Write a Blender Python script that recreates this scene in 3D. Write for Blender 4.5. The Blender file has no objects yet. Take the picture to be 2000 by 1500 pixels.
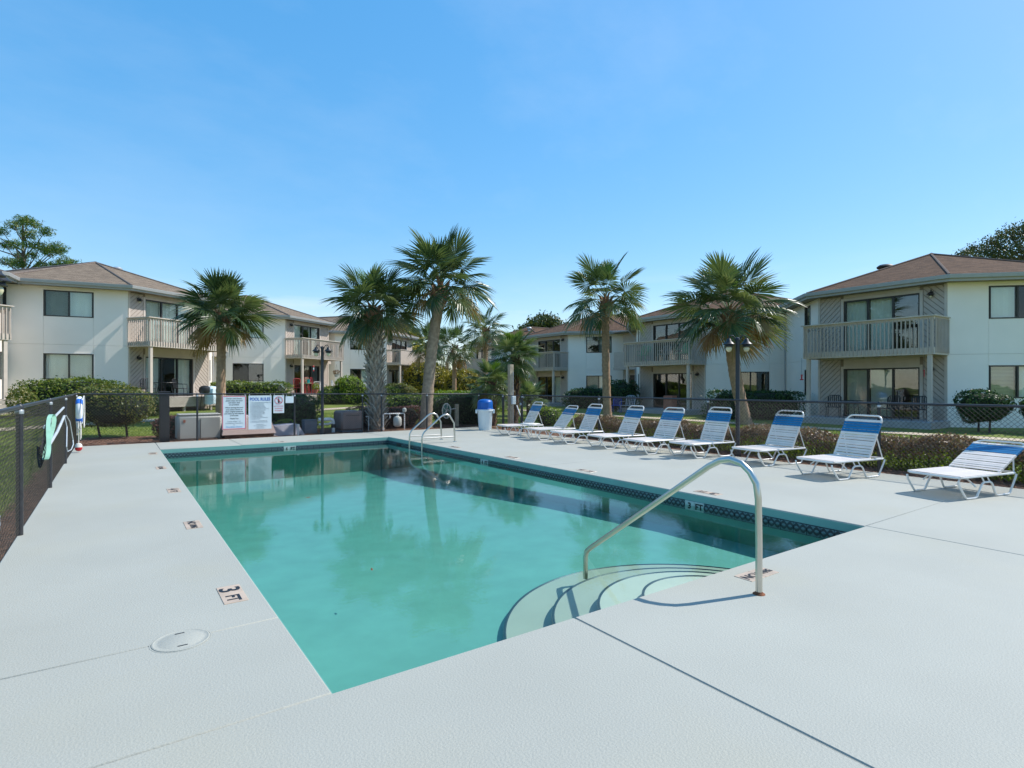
import bpy, math, random
import numpy as np
from mathutils import Vector, Matrix
random.seed(7); rng = np.random.default_rng(7)
S = bpy.context.scene
C = S.collection
PI = math.pi
# ------------------------------------------------------------------ camera, sky, sun, exposure
cam = bpy.data.cameras.new('camera'); camo = bpy.data.objects.new('camera', cam); C.objects.link(camo)
camo.location = (0, 0, 1.5); camo.rotation_euler = (PI/2, 0, math.radians(-35.13))
cam.sensor_width = 36; cam.lens = 19.854; cam.shift_y = 0.0015; cam.clip_end = 3000; cam.clip_start = 0.05
S.camera = camo
SUN_EL, SUN_AZ = math.radians(49), math.radians(106)        # azimuth clockwise from +Y
W = bpy.data.worlds.new('World'); S.world = W; W.use_nodes = True
wn = W.node_tree; wn.nodes.clear()
def wnode(t): return wn.nodes.new(t)
sky = wnode('ShaderNodeTexSky'); sky.sky_type = 'NISHITA'; sky.sun_disc = False
sky.sun_elevation = SUN_EL; sky.sun_rotation = SUN_AZ; sky.altitude = 0
sky.air_density = 1.0; sky.dust_density = 0.4; sky.ozone_density = 3.0
bg = wnode('ShaderNodeBackground'); bg.inputs['Strength'].default_value = 0.15
wo = wnode('ShaderNodeOutputWorld')
# thin low cloud near the horizon
tc = wnode('ShaderNodeTexCoord'); sep = wnode('ShaderNodeSeparateXYZ'); wn.links.new(tc.outputs['Generated'], sep.inputs[0])
mp = wnode('ShaderNodeMapping'); mp.inputs['Scale'].default_value = (1.6, 1.6, 9.0); mp.inputs['Location'].default_value = (0.35, 0.2, 0.0)
wn.links.new(tc.outputs['Generated'], mp.inputs[0])
nz = wnode('ShaderNodeTexNoise'); nz.inputs['Scale'].default_value = 2.6; nz.inputs['Detail'].default_value = 7; nz.inputs['Roughness'].default_value = 0.55
wn.links.new(mp.outputs[0], nz.inputs['Vector'])
cr = wnode('ShaderNodeMapRange'); cr.inputs['From Min'].default_value = 0.47; cr.inputs['From Max'].default_value = 0.70
wn.links.new(nz.outputs['Fac'], cr.inputs['Value'])
hr = wnode('ShaderNodeMapRange'); hr.inputs['From Min'].default_value = 0.20; hr.inputs['From Max'].default_value = 0.05
wn.links.new(sep.outputs['Z'], hr.inputs['Value'])
mul = wnode('ShaderNodeMath'); mul.operation = 'MULTIPLY'; wn.links.new(cr.outputs[0], mul.inputs[0]); wn.links.new(hr.outputs[0], mul.inputs[1])
mul2 = wnode('ShaderNodeMath'); mul2.operation = 'MULTIPLY'; mul2.inputs[1].default_value = 0.75; wn.links.new(mul.outputs[0], mul2.inputs[0])
hsv = wnode('ShaderNodeHueSaturation'); hsv.inputs['Hue'].default_value = 0.5; hsv.inputs['Saturation'].default_value = 2.25; hsv.inputs['Value'].default_value = 1.6
gam = wnode('ShaderNodeGamma'); gam.inputs[1].default_value = 0.42; wn.links.new(sky.outputs[0], gam.inputs[0]); wn.links.new(gam.outputs[0], hsv.inputs['Color'])
# very faint high wisps
nz2 = wnode('ShaderNodeTexNoise'); nz2.inputs['Scale'].default_value = 1.7; nz2.inputs['Detail'].default_value = 9; nz2.inputs['Roughness'].default_value = 0.6
mp2 = wnode('ShaderNodeMapping'); mp2.inputs['Scale'].default_value = (1.0, 2.2, 3.0); wn.links.new(tc.outputs['Generated'], mp2.inputs[0]); wn.links.new(mp2.outputs[0], nz2.inputs['Vector'])
cr2 = wnode('ShaderNodeMapRange'); cr2.inputs['From Min'].default_value = 0.45; cr2.inputs['From Max'].default_value = 0.85; cr2.inputs['To Max'].default_value = 0.14; wn.links.new(nz2.outputs['Fac'], cr2.inputs['Value'])
mxm = wnode('ShaderNodeMath'); mxm.operation = 'MAXIMUM'; wn.links.new(mul2.outputs[0], mxm.inputs[0]); wn.links.new(cr2.outputs[0], mxm.inputs[1])
mx = wnode('ShaderNodeMixRGB'); mx.inputs['Color2'].default_value = (3.1, 3.3, 3.6, 1)
wn.links.new(mxm.outputs[0], mx.inputs['Fac']); wn.links.new(hsv.outputs[0], mx.inputs['Color1'])
wn.links.new(mx.outputs[0], bg.inputs['Color']); wn.links.new(bg.outputs[0], wo.inputs[0])
sl = bpy.data.lights.new('sun', 'SUN'); sl.energy = 2.45; sl.angle = math.radians(0.53); sl.color = (1.0, 0.965, 0.91)
so = bpy.data.objects.new('sun', sl); C.objects.link(so)
sd = Vector((math.sin(SUN_AZ)*math.cos(SUN_EL), math.cos(SUN_AZ)*math.cos(SUN_EL), math.sin(SUN_EL)))
so.rotation_euler = sd.to_track_quat('Z', 'Y').to_euler(); so.location = (30, -10, 40)
vs = S.view_settings; vs.view_transform = 'Standard'; vs.look = 'None'; vs.exposure = 1.12; vs.gamma = 1; vs.use_curve_mapping = False
S.render.engine = 'CYCLES'; S.cycles.max_bounces = 10; S.cycles.transparent_max_bounces = 24; S.cycles.diffuse_bounces = 4
S.cycles.sample_clamp_indirect = 8
# ------------------------------------------------------------------ materials
def nodes(m): return m.node_tree.nodes, m.node_tree.links
def mat(name, col, rough=0.6, var=0.12, scale=6.0, bump=0.0, bscale=60.0, metal=0.0, spec=0.5, col2=None, detail=4, coat=0.0, rnd=0.0):
    m = bpy.data.materials.new(name); m.use_nodes = True; N, L = nodes(m); b = N['Principled BSDF']
    b.inputs['Roughness'].default_value = rough; b.inputs['Metallic'].default_value = metal
    b.inputs['Specular IOR Level'].default_value = spec; b.inputs['Coat Weight'].default_value = coat
    t = N.new('ShaderNodeTexCoord'); n = N.new('ShaderNodeTexNoise'); n.inputs['Scale'].default_value = scale; n.inputs['Detail'].default_value = detail
    L.new(t.outputs['Object'], n.inputs['Vector'])
    r = N.new('ShaderNodeValToRGB'); c2 = col2 if col2 else tuple(min(1, c*(1+var)) for c in col)
    c1 = col if col2 else tuple(c*(1-var) for c in col)
    r.color_ramp.elements[0].position = 0.32; r.color_ramp.elements[1].position = 0.68
    r.color_ramp.elements[0].color = (*c1, 1); r.color_ramp.elements[1].color = (*c2, 1)
    L.new(n.outputs['Fac'], r.inputs[0]); out = r.outputs[0]
    if rnd:
        oi = N.new('ShaderNodeObjectInfo'); mr = N.new('ShaderNodeMapRange'); mr.inputs['To Min'].default_value = 1-rnd; mr.inputs['To Max'].default_value = 1+rnd
        h = N.new('ShaderNodeHueSaturation'); L.new(oi.outputs['Random'], mr.inputs['Value']); L.new(mr.outputs[0], h.inputs['Value']); L.new(out, h.inputs['Color']); out = h.outputs[0]
    L.new(out, b.inputs['Base Color'])
    if bump:
        n2 = N.new('ShaderNodeTexNoise'); n2.inputs['Scale'].default_value = bscale; n2.inputs['Detail'].default_value = 3
        L.new(t.outputs['Object'], n2.inputs['Vector']); bp = N.new('ShaderNodeBump'); bp.inputs['Strength'].default_value = bump; bp.inputs['Distance'].default_value = 0.01
        L.new(n2.outputs['Fac'], bp.inputs['Height']); L.new(bp.outputs[0], b.inputs['Normal'])
    return m
def leafmat(name, cols, trans=0.3, rough=0.45, obj=False):
    m = bpy.data.materials.new(name); m.use_nodes = True; N, L = nodes(m); b = N['Principled BSDF']; o = N['Material Output']
    b.inputs['Roughness'].default_value = rough; b.inputs['Specular IOR Level'].default_value = 0.35
    g = N.new('ShaderNodeNewGeometry'); r = N.new('ShaderNodeValToRGB'); e = r.color_ramp.elements
    while len(e) < len(cols): e.new(0.5)
    for i, c in enumerate(cols): e[i].position = i/(len(cols)-1); e[i].color = (*c, 1)
    src = g.outputs['Random Per Island']
    if obj:
        oi = N.new('ShaderNodeObjectInfo'); ad = N.new('ShaderNodeMath'); ad.operation = 'MULTIPLY'; ad.inputs[1].default_value = 0.35
        ad2 = N.new('ShaderNodeMath'); ad2.operation = 'MULTIPLY_ADD'; ad2.inputs[1].default_value = 0.65
        L.new(src, ad.inputs[0]); L.new(oi.outputs['Random'], ad2.inputs[0]); L.new(ad.outputs[0], ad2.inputs[2]); src = ad2.outputs[0]
    L.new(src, r.inputs[0]); L.new(r.outputs[0], b.inputs['Base Color'])
    t = N.new('ShaderNodeBsdfTranslucent'); mxs = N.new('ShaderNodeMixShader'); mxs.inputs[0].default_value = trans
    h = N.new('ShaderNodeHueSaturation'); h.inputs['Value'].default_value = 1.6; h.inputs['Saturation'].default_value = 1.1; L.new(r.outputs[0], h.inputs['Color'])
    L.new(h.outputs[0], t.inputs['Color']); L.new(b.outputs[0], mxs.inputs[1]); L.new(t.outputs[0], mxs.inputs[2]); L.new(mxs.outputs[0], o.inputs[0])
    return m
def glassmat(name, tint, ior=1.9, rough=0.0):
    m = bpy.data.materials.new(name); m.use_nodes = True; N, L = nodes(m); o = N['Material Output']; N.remove(N['Principled BSDF'])
    t = N.new('ShaderNodeBsdfTransparent'); t.inputs[0].default_value = (*tint, 1)
    g = N.new('ShaderNodeBsdfGlossy'); g.inputs['Roughness'].default_value = rough; lw = N.new('ShaderNodeLayerWeight'); lw.inputs[0].default_value = 0.5; pw = N.new('ShaderNodeMath'); pw.operation = 'POWER'; pw.inputs[1].default_value = 4.0; L.new(lw.outputs['Facing'], pw.inputs[0])
    f = N.new('ShaderNodeMath'); f.operation = 'MULTIPLY_ADD'; f.inputs[1].default_value = 0.85; f.inputs[2].default_value = (ior-1)**2/(ior+1)**2; L.new(pw.outputs[0], f.inputs[0])
    n = N.new('ShaderNodeTexNoise'); n.inputs['Scale'].default_value = 0.9; tcx = N.new('ShaderNodeTexCoord'); L.new(tcx.outputs['Object'], n.inputs['Vector'])
    bp = N.new('ShaderNodeBump'); bp.inputs['Strength'].default_value = 0.25; bp.inputs['Distance'].default_value = 0.02; L.new(n.outputs['Fac'], bp.inputs['Height']); L.new(bp.outputs[0], g.inputs['Normal'])
    x = N.new('ShaderNodeMixShader'); L.new(f.outputs[0], x.inputs[0]); L.new(t.outputs[0], x.inputs[1]); L.new(g.outputs[0], x.inputs[2]); L.new(x.outputs[0], o.inputs[0])
    return m
M = {}
# deck: pale blue stippled coating with faint stains
def deckmat():
    m = mat('deck_coating', (0.366, 0.366, 0.316), 0.75, 0.05, 0.7, bump=0.32, bscale=85, detail=6)
    N, L = nodes(m); b = N['Principled BSDF']; t = N.new('ShaderNodeTexCoord')
    base = b.inputs['Base Color'].links[0].from_socket
    n = N.new('ShaderNodeTexNoise'); n.inputs['Scale'].default_value = 0.55; n.inputs['Detail'].default_value = 8; L.new(t.outputs['Object'], n.inputs['Vector'])
    mr = N.new('ShaderNodeMapRange'); mr.inputs['From Min'].default_value = 0.52; mr.inputs['From Max'].default_value = 0.78; mr.inputs['To Max'].default_value = 0.75; L.new(n.outputs['Fac'], mr.inputs['Value'])
    x = N.new('ShaderNodeMixRGB'); x.inputs['Color2'].default_value = (0.37, 0.355, 0.275, 1); L.new(mr.outputs[0], x.inputs['Fac']); L.new(base, x.inputs['Color1'])
    n3 = N.new('ShaderNodeTexNoise'); n3.inputs['Scale'].default_value = 140; n3.inputs['Detail'].default_value = 2; L.new(t.outputs['Object'], n3.inputs['Vector'])
    mr3 = N.new('ShaderNodeMapRange'); mr3.inputs['From Min'].default_value = 0.3; mr3.inputs['From Max'].default_value = 0.7; mr3.inputs['To Min'].default_value = 0.93; mr3.inputs['To Max'].default_value = 1.06; L.new(n3.outputs['Fac'], mr3.inputs['Value'])
    h = N.new('ShaderNodeHueSaturation'); L.new(mr3.outputs[0], h.inputs['Value']); L.new(x.outputs[0], h.inputs['Color'])
    L.new(h.outputs[0], b.inputs['Base Color']); return m
M['deck'] = deckmat()
M['coping'] = mat('aqua_coping_paint', (0.17, 0.35, 0.31), 0.6, 0.06, 3)
M['plaster'] = mat('aqua_pool_plaster', (0.165, 0.365, 0.305), 0.7, 0.07, 3.0)
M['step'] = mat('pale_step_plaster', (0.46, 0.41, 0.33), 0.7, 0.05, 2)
M['step2'] = mat('step_plaster_shallow_tone', (0.60, 0.53, 0.44), 0.7, 0.05, 2)  # upper treads painted paler to stand for the weaker tint of shallower water
M['nosing'] = mat('dark_nosing_tile', (0.02, 0.035, 0.05), 0.35)
M['white_paint'] = mat('white_stucco', (0.91, 0.83, 0.745), 0.8, 0.03, 0.8, bump=0.12, bscale=90)
M['taupe'] = mat('taupe_painted_wood', (0.48, 0.40, 0.335), 0.7, 0.06, 3, bump=0.1, bscale=40)
M['taupe_lt'] = mat('pale_taupe_trim', (0.57, 0.485, 0.41), 0.7, 0.06, 3, bump=0.1, bscale=40)
M['groove'] = mat('shade_toned_siding_backing', (0.27, 0.215, 0.175), 0.85, 0.1, 3)  # backing coloured darker so the shade in the siding grooves is painted in
M['soffit'] = mat('tan_soffit', (0.27, 0.22, 0.18), 0.8)
M['gutter'] = mat('grey_blue_gutter', (0.37, 0.37, 0.365), 0.45, 0.04)
M['bronze'] = mat('dark_bronze_frame', (0.035, 0.03, 0.027), 0.4)
M['blind'] = mat('pale_vertical_blind', (0.88, 0.88, 0.80), 0.6, 0.05, 2, rnd=0.05)
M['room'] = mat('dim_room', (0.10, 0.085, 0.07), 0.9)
M['glass'] = glassmat('window_glass', (0.92, 0.95, 0.93))
M['screen'] = glassmat('screened_glass', (0.66, 0.70, 0.68), 1.6)
M['black'] = mat('black_powder_coat', (0.018, 0.018, 0.02), 0.45, 0.2)
M['fence'] = mat('black_vinyl_fence', (0.025, 0.026, 0.03), 0.4, 0.25, 30)
M['wire'] = mat('black_brown_vinyl_wire', (0.045, 0.036, 0.030), 0.45)
M['galv'] = mat('galvanised_steel', (0.45, 0.47, 0.49), 0.45, 0.1, metal=0.6)
M['steel'] = mat('brushed_stainless', (0.60, 0.57, 0.51), 0.28, 0.06, 4, metal=1.0)
M['rust'] = mat('rust', (0.19, 0.065, 0.025), 0.9, 0.4, 40)
M['frame_white'] = mat('white_lounger_frame', (0.77, 0.74, 0.69), 0.35, 0.04)
M['strap_white'] = mat('white_vinyl_strap', (0.82, 0.71, 0.62), 0.45, 0.05, 5, rnd=0.05)
M['strap_blue'] = mat('blue_vinyl_strap', (0.006, 0.165, 0.36), 0.42, 0.08, 5, rnd=0.06)
M['tile_tan'] = mat('tan_ceramic_tile', (0.50, 0.38, 0.28), 0.35)
M['tile_white'] = mat('white_ceramic_tile', (0.42, 0.48, 0.46), 0.25)
M['ink'] = mat('black_lettering', (0.012, 0.012, 0.014), 0.5)
M['ink_blue'] = mat('blue_lettering', (0.03, 0.10, 0.42), 0.5)
M['ink_ltblue'] = mat('light_blue_lettering', (0.10, 0.32, 0.62), 0.5)
M['ink_red'] = mat('red_print', (0.62, 0.035, 0.07), 0.5)
M['ink_grey'] = mat('grey_lettering', (0.18, 0.20, 0.22), 0.5)
M['sign'] = mat('white_sign_face', (0.66, 0.72, 0.74), 0.45, 0.03)
M['bin'] = mat('white_plastic_bin', (0.70, 0.76, 0.78), 0.45, 0.03)
M['blue_lid'] = mat('bright_blue_plastic', (0.003, 0.10, 0.40), 0.4, 0.06)
M['bulb'] = mat('cream_globe_glass', (0.62, 0.56, 0.36), 0.2)
M['mint'] = mat('mint_plastic', (0.30, 0.54, 0.40), 0.5)
M['net'] = mat('dark_mesh_net', (0.02, 0.02, 0.022), 0.8)
M['pole_grey'] = mat('pale_grey_pole', (0.50, 0.54, 0.57), 0.4)
M['ring_white'] = mat('white_life_ring', (0.75, 0.77, 0.78), 0.5)
M['rope'] = mat('white_rope', (0.62, 0.60, 0.54), 0.8, 0.15, 40)
M['ring_blue'] = mat('blue_ring_band', (0.02, 0.15, 0.60), 0.5)
M['red'] = mat('red_plastic', (0.55, 0.015, 0.02), 0.4)
M['wood_pole'] = mat('weathered_wood_pole', (0.45, 0.36, 0.26), 0.85, 0.2, 12, bump=0.3, bscale=30)
M['box_grey'] = mat('beige_grey_cabinet', (0.40, 0.385, 0.34), 0.7, 0.1, 3)
M['box_pink'] = mat('pinkish_granite_lid', (0.48, 0.36, 0.32), 0.8, 0.2, 60)
M['box_brown'] = mat('brown_cabinet', (0.24, 0.165, 0.145), 0.6, 0.1, 4)
M['dome'] = mat('mottled_grey_dome', (0.36, 0.34, 0.37), 0.8, 0.15, 20)
M['slate'] = mat('slate_grey_box', (0.13, 0.145, 0.17), 0.7)
M['pvc'] = mat('white_pvc_pipe', (0.72, 0.70, 0.68), 0.4)
M['tank'] = mat('grey_white_tank', (0.52, 0.52, 0.47), 0.5, 0.15, 8)
M['green_plastic'] = mat('green_plastic', (0.05, 0.16, 0.13), 0.5)
M['terracotta'] = mat('terracotta', (0.35, 0.13, 0.08), 0.8)
M['chair_green'] = mat('mint_green_chair', (0.13, 0.42, 0.20), 0.5)
M['chair_red'] = mat('red_painted_wood', (0.50, 0.05, 0.05), 0.5)
M['chair_grey'] = mat('greyed_wood', (0.36, 0.33, 0.30), 0.7)
M['cushion'] = mat('pale_cushion', (0.55, 0.55, 0.52), 0.9)
M['blue_cloth'] = mat('blue_fabric', (0.02, 0.08, 0.45), 0.8)
M['teal'] = mat('teal_ceramic', (0.02, 0.28, 0.34), 0.4)
M['cover'] = mat('pale_blue_cover_cloth', (0.55, 0.66, 0.70), 0.8, 0.15, 9)
M['trunk'] = mat('palm_trunk', (0.34, 0.215, 0.135), 0.9, 0.25, 9, bump=0.6, bscale=25)
M['trunk_grey'] = mat('grey_palm_trunk', (0.33, 0.25, 0.18), 0.9, 0.25, 9, bump=0.6, bscale=25)
M['boot'] = mat('dry_leaf_base', (0.36, 0.31, 0.25), 0.9, 0.3, 6, bump=0.3, bscale=30, rnd=0.2)
M['boot_brown'] = mat('brown_leaf_base', (0.24, 0.13, 0.075), 0.9, 0.3, 6, bump=0.3, bscale=30, rnd=0.25)
M['hairy'] = mat('hairy_dark_trunk', (0.075, 0.04, 0.028), 0.95, 0.35, 14, bump=0.8, bscale=30)
M['core'] = mat('near_black_hedge_core', (0.012, 0.02, 0.007), 0.9)
M['bark'] = mat('tree_bark', (0.13, 0.10, 0.085), 0.9, 0.25, 5, bump=0.5, bscale=20)
M['twig'] = mat('dark_twigs', (0.055, 0.038, 0.03), 0.9)
M['petiole'] = mat('green_leaf_stalk', (0.16, 0.20, 0.07), 0.5)
M['frond'] = leafmat('sabal_frond', [(0.030, 0.060, 0.024), (0.058, 0.092, 0.032), (0.105, 0.138, 0.045), (0.165, 0.185, 0.07)], 0.30, 0.33, obj=True)
M['frond_young'] = leafmat('young_frond', [(0.08, 0.15, 0.025), (0.14, 0.22, 0.04)], 0.35, 0.4, obj=True)
M['frond_bright'] = leafmat('bright_fan_frond', [(0.045, 0.085, 0.025), (0.09, 0.135, 0.04), (0.17, 0.21, 0.08), (0.24, 0.25, 0.12)], 0.32, 0.34, obj=True)
M['frond_dry'] = leafmat('yellowing_frond', [(0.22, 0.17, 0.06), (0.30, 0.20, 0.09), (0.24, 0.12, 0.05)], 0.25, 0.6, obj=True)
M['leaf_hedge'] = leafmat('hedge_leaf', [(0.039, 0.078, 0.013), (0.078, 0.130, 0.023), (0.143, 0.195, 0.029), (0.221, 0.247, 0.039)])
M['leaf_dark'] = leafmat('dark_hedge_leaf', [(0.019, 0.051, 0.016), (0.035, 0.080, 0.022), (0.064, 0.120, 0.032)])
M['leaf_lime'] = leafmat('lime_leaf', [(0.088, 0.154, 0.013), (0.165, 0.242, 0.022), (0.242, 0.308, 0.033)])
M['leaf_glow'] = leafmat('sunlit_thin_leaf', [(0.08, 0.14, 0.012), (0.17, 0.24, 0.02), (0.30, 0.36, 0.05)], 0.5)
M['leaf_gold'] = leafmat('golden_leaf', [(0.108, 0.120, 0.018), (0.240, 0.216, 0.024), (0.360, 0.288, 0.036)])
M['leaf_shrub'] = leafmat('mixed_shrub_leaf', [(0.036, 0.066, 0.012), (0.084, 0.120, 0.022), (0.168, 0.180, 0.036), (0.288, 0.240, 0.084)])
M['leaf_red'] = leafmat('copper_leaf', [(0.09, 0.05, 0.025), (0.17, 0.095, 0.045), (0.27, 0.155, 0.08), (0.12, 0.11, 0.03), (0.36, 0.24, 0.15)], 0.2)
M['leaf_plum'] = leafmat('plum_leaf', [(0.068, 0.030, 0.027), (0.149, 0.065, 0.047), (0.230, 0.115, 0.074)], 0.2)
M['leaf_olive'] = leafmat('oak_leaf', [(0.023, 0.036, 0.010), (0.046, 0.065, 0.016), (0.078, 0.091, 0.026)], 0.2)
M['leaf_mag'] = leafmat('magnolia_leaf', [(0.024, 0.042, 0.012), (0.060, 0.084, 0.018), (0.132, 0.132, 0.036)], 0.15, 0.35)
M['needle'] = leafmat('pine_needles', [(0.017, 0.061, 0.018), (0.044, 0.121, 0.022), (0.110, 0.187, 0.028), (0.198, 0.187, 0.050)], 0.25)
M['grass_blade'] = leafmat('grass_blade', [(0.07, 0.13, 0.015), (0.12, 0.19, 0.02), (0.18, 0.22, 0.03)], 0.35)
M['chip'] = leafmat('pine_straw', [(0.10, 0.05, 0.03), (0.20, 0.10, 0.06), (0.30, 0.17, 0.10)], 0.0, 0.9)
M['lawn'] = mat('lawn_turf', (0.085, 0.13, 0.010), 0.95, col2=(0.19, 0.22, 0.020), scale=1.3, bump=0.8, bscale=45, detail=8)
M['mulch'] = mat('pine_straw_mulch', (0.10, 0.05, 0.032), 0.95, col2=(0.24, 0.125, 0.075), scale=9, bump=1.0, bscale=40, detail=8)
M['path'] = mat('tan_concrete_path', (0.50, 0.40, 0.28), 0.85, 0.1, 2, bump=0.2)
M['slab'] = mat('grey_concrete_slab', (0.36, 0.36, 0.36), 0.85, 0.1, 3, bump=0.2)
M['deck_wood'] = mat('weathered_deck_boards', (0.40, 0.35, 0.30), 0.8, 0.15, 6, bump=0.2)
# asphalt shingle with courses
def shinglemat(name, a, b_, c):
    m = bpy.data.materials.new(name); m.use_nodes = True; N, L = nodes(m); b = N['Principled BSDF']; b.inputs['Roughness'].default_value = 0.95; b.inputs['Specular IOR Level'].default_value = 0.12
    t = N.new('ShaderNodeTexCoord'); uv = t.outputs['UV']
    br = N.new('ShaderNodeTexBrick'); br.inputs['Scale'].default_value = 1; br.inputs['Brick Width'].default_value = 0.32; br.inputs['Row Height'].default_value = 0.14
    br.inputs['Mortar Size'].default_value = 0.006; br.inputs['Color1'].default_value = (*a, 1); br.inputs['Color2'].default_value = (*b_, 1); br.inputs['Mortar'].default_value = (*[x*0.55 for x in a], 1); br.offset = 0.37
    L.new(uv, br.inputs['Vector'])
    n = N.new('ShaderNodeTexNoise'); n.inputs['Scale'].default_value = 1.5; n.inputs['Detail'].default_value = 10; n.inputs['Roughness'].default_value = 0.7; mpg = N.new('ShaderNodeMapping'); mpg.inputs['Scale'].default_value = (1, 3.5, 1); L.new(uv, mpg.inputs[0]); L.new(mpg.outputs[0], n.inputs['Vector'])
    x = N.new('ShaderNodeMixRGB'); x.blend_type = 'MIX'; x.inputs['Color2'].default_value = (*c, 1); mr = N.new('ShaderNodeMapRange'); mr.inputs['From Min'].default_value = 0.35; mr.inputs['From Max'].default_value = 0.75; mr.inputs['To Max'].default_value = 0.7
    L.new(n.outputs['Fac'], mr.inputs['Value']); L.new(mr.outputs[0], x.inputs['Fac']); L.new(br.outputs['Color'], x.inputs['Color1']); L.new(x.outputs[0], b.inputs['Base Color'])
    bp = N.new('ShaderNodeBump'); bp.inputs['Strength'].default_value = 0.6; bp.inputs['Distance'].default_value = 0.012; L.new(br.outputs['Fac'], bp.inputs['Height']); bp.invert = True; L.new(bp.outputs[0], b.inputs['Normal'])
    return m
M['shingle'] = shinglemat('brown_shingle', (0.088, 0.050, 0.031), (0.175, 0.102, 0.062), (0.062, 0.041, 0.028))
M['shingle_grey'] = shinglemat('weathered_grey_brown_shingle', (0.175, 0.133, 0.096), (0.295, 0.225, 0.16), (0.13, 0.10, 0.075))
# patterned waterline tile (woven dark rope on teal)
def ropemat():
    m = bpy.data.materials.new('rope_pattern_tile'); m.use_nodes = True; N, L = nodes(m); b = N['Principled BSDF']; b.inputs['Roughness'].default_value = 0.2
    t = N.new('ShaderNodeTexCoord'); sp = N.new('ShaderNodeSeparateXYZ'); L.new(t.outputs['UV'], sp.inputs[0])
    def math_(op, a, b2):
        n = N.new('ShaderNodeMath'); n.operation = op
        for i, v in enumerate((a, b2)):
            if isinstance(v, (int, float)): n.inputs[i].default_value = v
            elif v is not None: L.new(v, n.inputs[i])
        return n.outputs[0]
    s1 = math_('MULTIPLY', math_('SINE', math_('MULTIPLY', sp.outputs['X'], 2*PI), None), 0.26)
    d1 = math_('ABSOLUTE', math_('SUBTRACT', math_('SUBTRACT', sp.outputs['Y'], 0.55), s1), None)
    d2 = math_('ABSOLUTE', math_('ADD', math_('SUBTRACT', sp.outputs['Y'], 0.55), s1), None)
    mn = math_('MINIMUM', d1, d2); ln = math_('LESS_THAN', mn, 0.13)
    ed = math_('GREATER_THAN', math_('ABSOLUTE', math_('SUBTRACT', sp.outputs['Y'], 0.5), None), 0.45)
    fac = math_('MAXIMUM', ln, ed)
    x = N.new('ShaderNodeMixRGB'); x.inputs['Color1'].default_value = (0.11, 0.17, 0.19, 1); x.inputs['Color2'].default_value = (0.012, 0.022, 0.035, 1); L.new(fac, x.inputs['Fac']); L.new(x.outputs[0], b.inputs['Base Color'])
    return m
M['rope_tile'] = ropemat()
def watermat():
    m = bpy.data.materials.new('pool_water'); m.use_nodes = True; N, L = nodes(m); o = N['Material Output']; N.remove(N['Principled BSDF'])
    tr = N.new('ShaderNodeBsdfTransparent'); tr.inputs[0].default_value = (0.80, 0.955, 0.945, 1)
    va = N.new('ShaderNodeVolumeAbsorption'); va.inputs['Color'].default_value = (0.0, 0.66, 0.64, 1); va.inputs["Density"].default_value = 0.15; L.new(va.outputs[0], o.inputs['Volume'])
    g = N.new('ShaderNodeBsdfGlossy'); g.inputs['Roughness'].default_value = 0.0; f = N.new('ShaderNodeFresnel'); f.inputs[0].default_value = 1.33
    t = N.new('ShaderNodeTexCoord'); mpp = N.new('ShaderNodeMapping'); mpp.inputs['Scale'].default_value = (1, 1, 1); L.new(t.outputs['Object'], mpp.inputs[0])
    n1 = N.new('ShaderNodeTexNoise'); n1.inputs['Scale'].default_value = 1.7; n1.inputs['Detail'].default_value = 3; L.new(mpp.outputs[0], n1.inputs['Vector'])
    n2 = N.new('ShaderNodeTexNoise'); n2.inputs['Scale'].default_value = 22; n2.inputs['Detail'].default_value = 2; L.new(mpp.outputs[0], n2.inputs['Vector'])
    b1 = N.new('ShaderNodeBump'); b1.inputs['Strength'].default_value = 0.008; b1.inputs['Distance'].default_value = 0.1; L.new(n1.outputs['Fac'], b1.inputs['Height'])
    b2 = N.new('ShaderNodeBump'); b2.inputs['Strength'].default_value = 0.014; b2.inputs['Distance'].default_value = 0.03; L.new(n2.outputs['Fac'], b2.inputs['Height']); L.new(b1.outputs[0], b2.inputs['Normal'])
    L.new(b2.outputs[0], g.inputs['Normal']); L.new(b2.outputs[0], f.inputs['Normal'])
    x = N.new('ShaderNodeMixShader'); L.new(f.outputs[0], x.inputs[0]); L.new(tr.outputs[0], x.inputs[1]); L.new(g.outputs[0], x.inputs[2]); L.new(x.outputs[0], o.inputs[0])
    return m
M['water'] = watermat()
# ------------------------------------------------------------------ mesh helpers
def tag(o, label=None, cat=None, group=None, kind=None):
    if label: o['label'] = label
    if cat: o['category'] = cat
    if group: o['group'] = group
    if kind: o['kind'] = kind
    return o
def thing(name, label, cat, loc=(0, 0, 0), group=None):
    o = bpy.data.objects.new(name, None); C.objects.link(o); o.location = loc; o.empty_display_size = 0.1
    return tag(o, label, cat, group)
def setparent(o, p):
    o.parent = p
    if p is not None and p.type == 'EMPTY': o.matrix_parent_inverse = Matrix.Translation(-Vector(p.location))
def npmesh(name, V, F, mats, parent=None, smooth=False, uv=None):
    """V (n,3) floats, F (m,k) ints, all faces with k corners"""
    me = bpy.data.meshes.new(name); V = np.asarray(V, dtype=np.float32); F = np.asarray(F, dtype=np.int32); k = F.shape[1]
    me.vertices.add(len(V)); me.vertices.foreach_set('co', V.ravel()); me.loops.add(F.size); me.loops.foreach_set('vertex_index', F.ravel())
    me.polygons.add(len(F)); me.polygons.foreach_set('loop_start', np.arange(len(F), dtype=np.int32)*k)
    me.update(calc_edges=True); me.materials.append(mats)
    o = bpy.data.objects.new(name, me); C.objects.link(o); setparent(o, parent); return o
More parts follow.
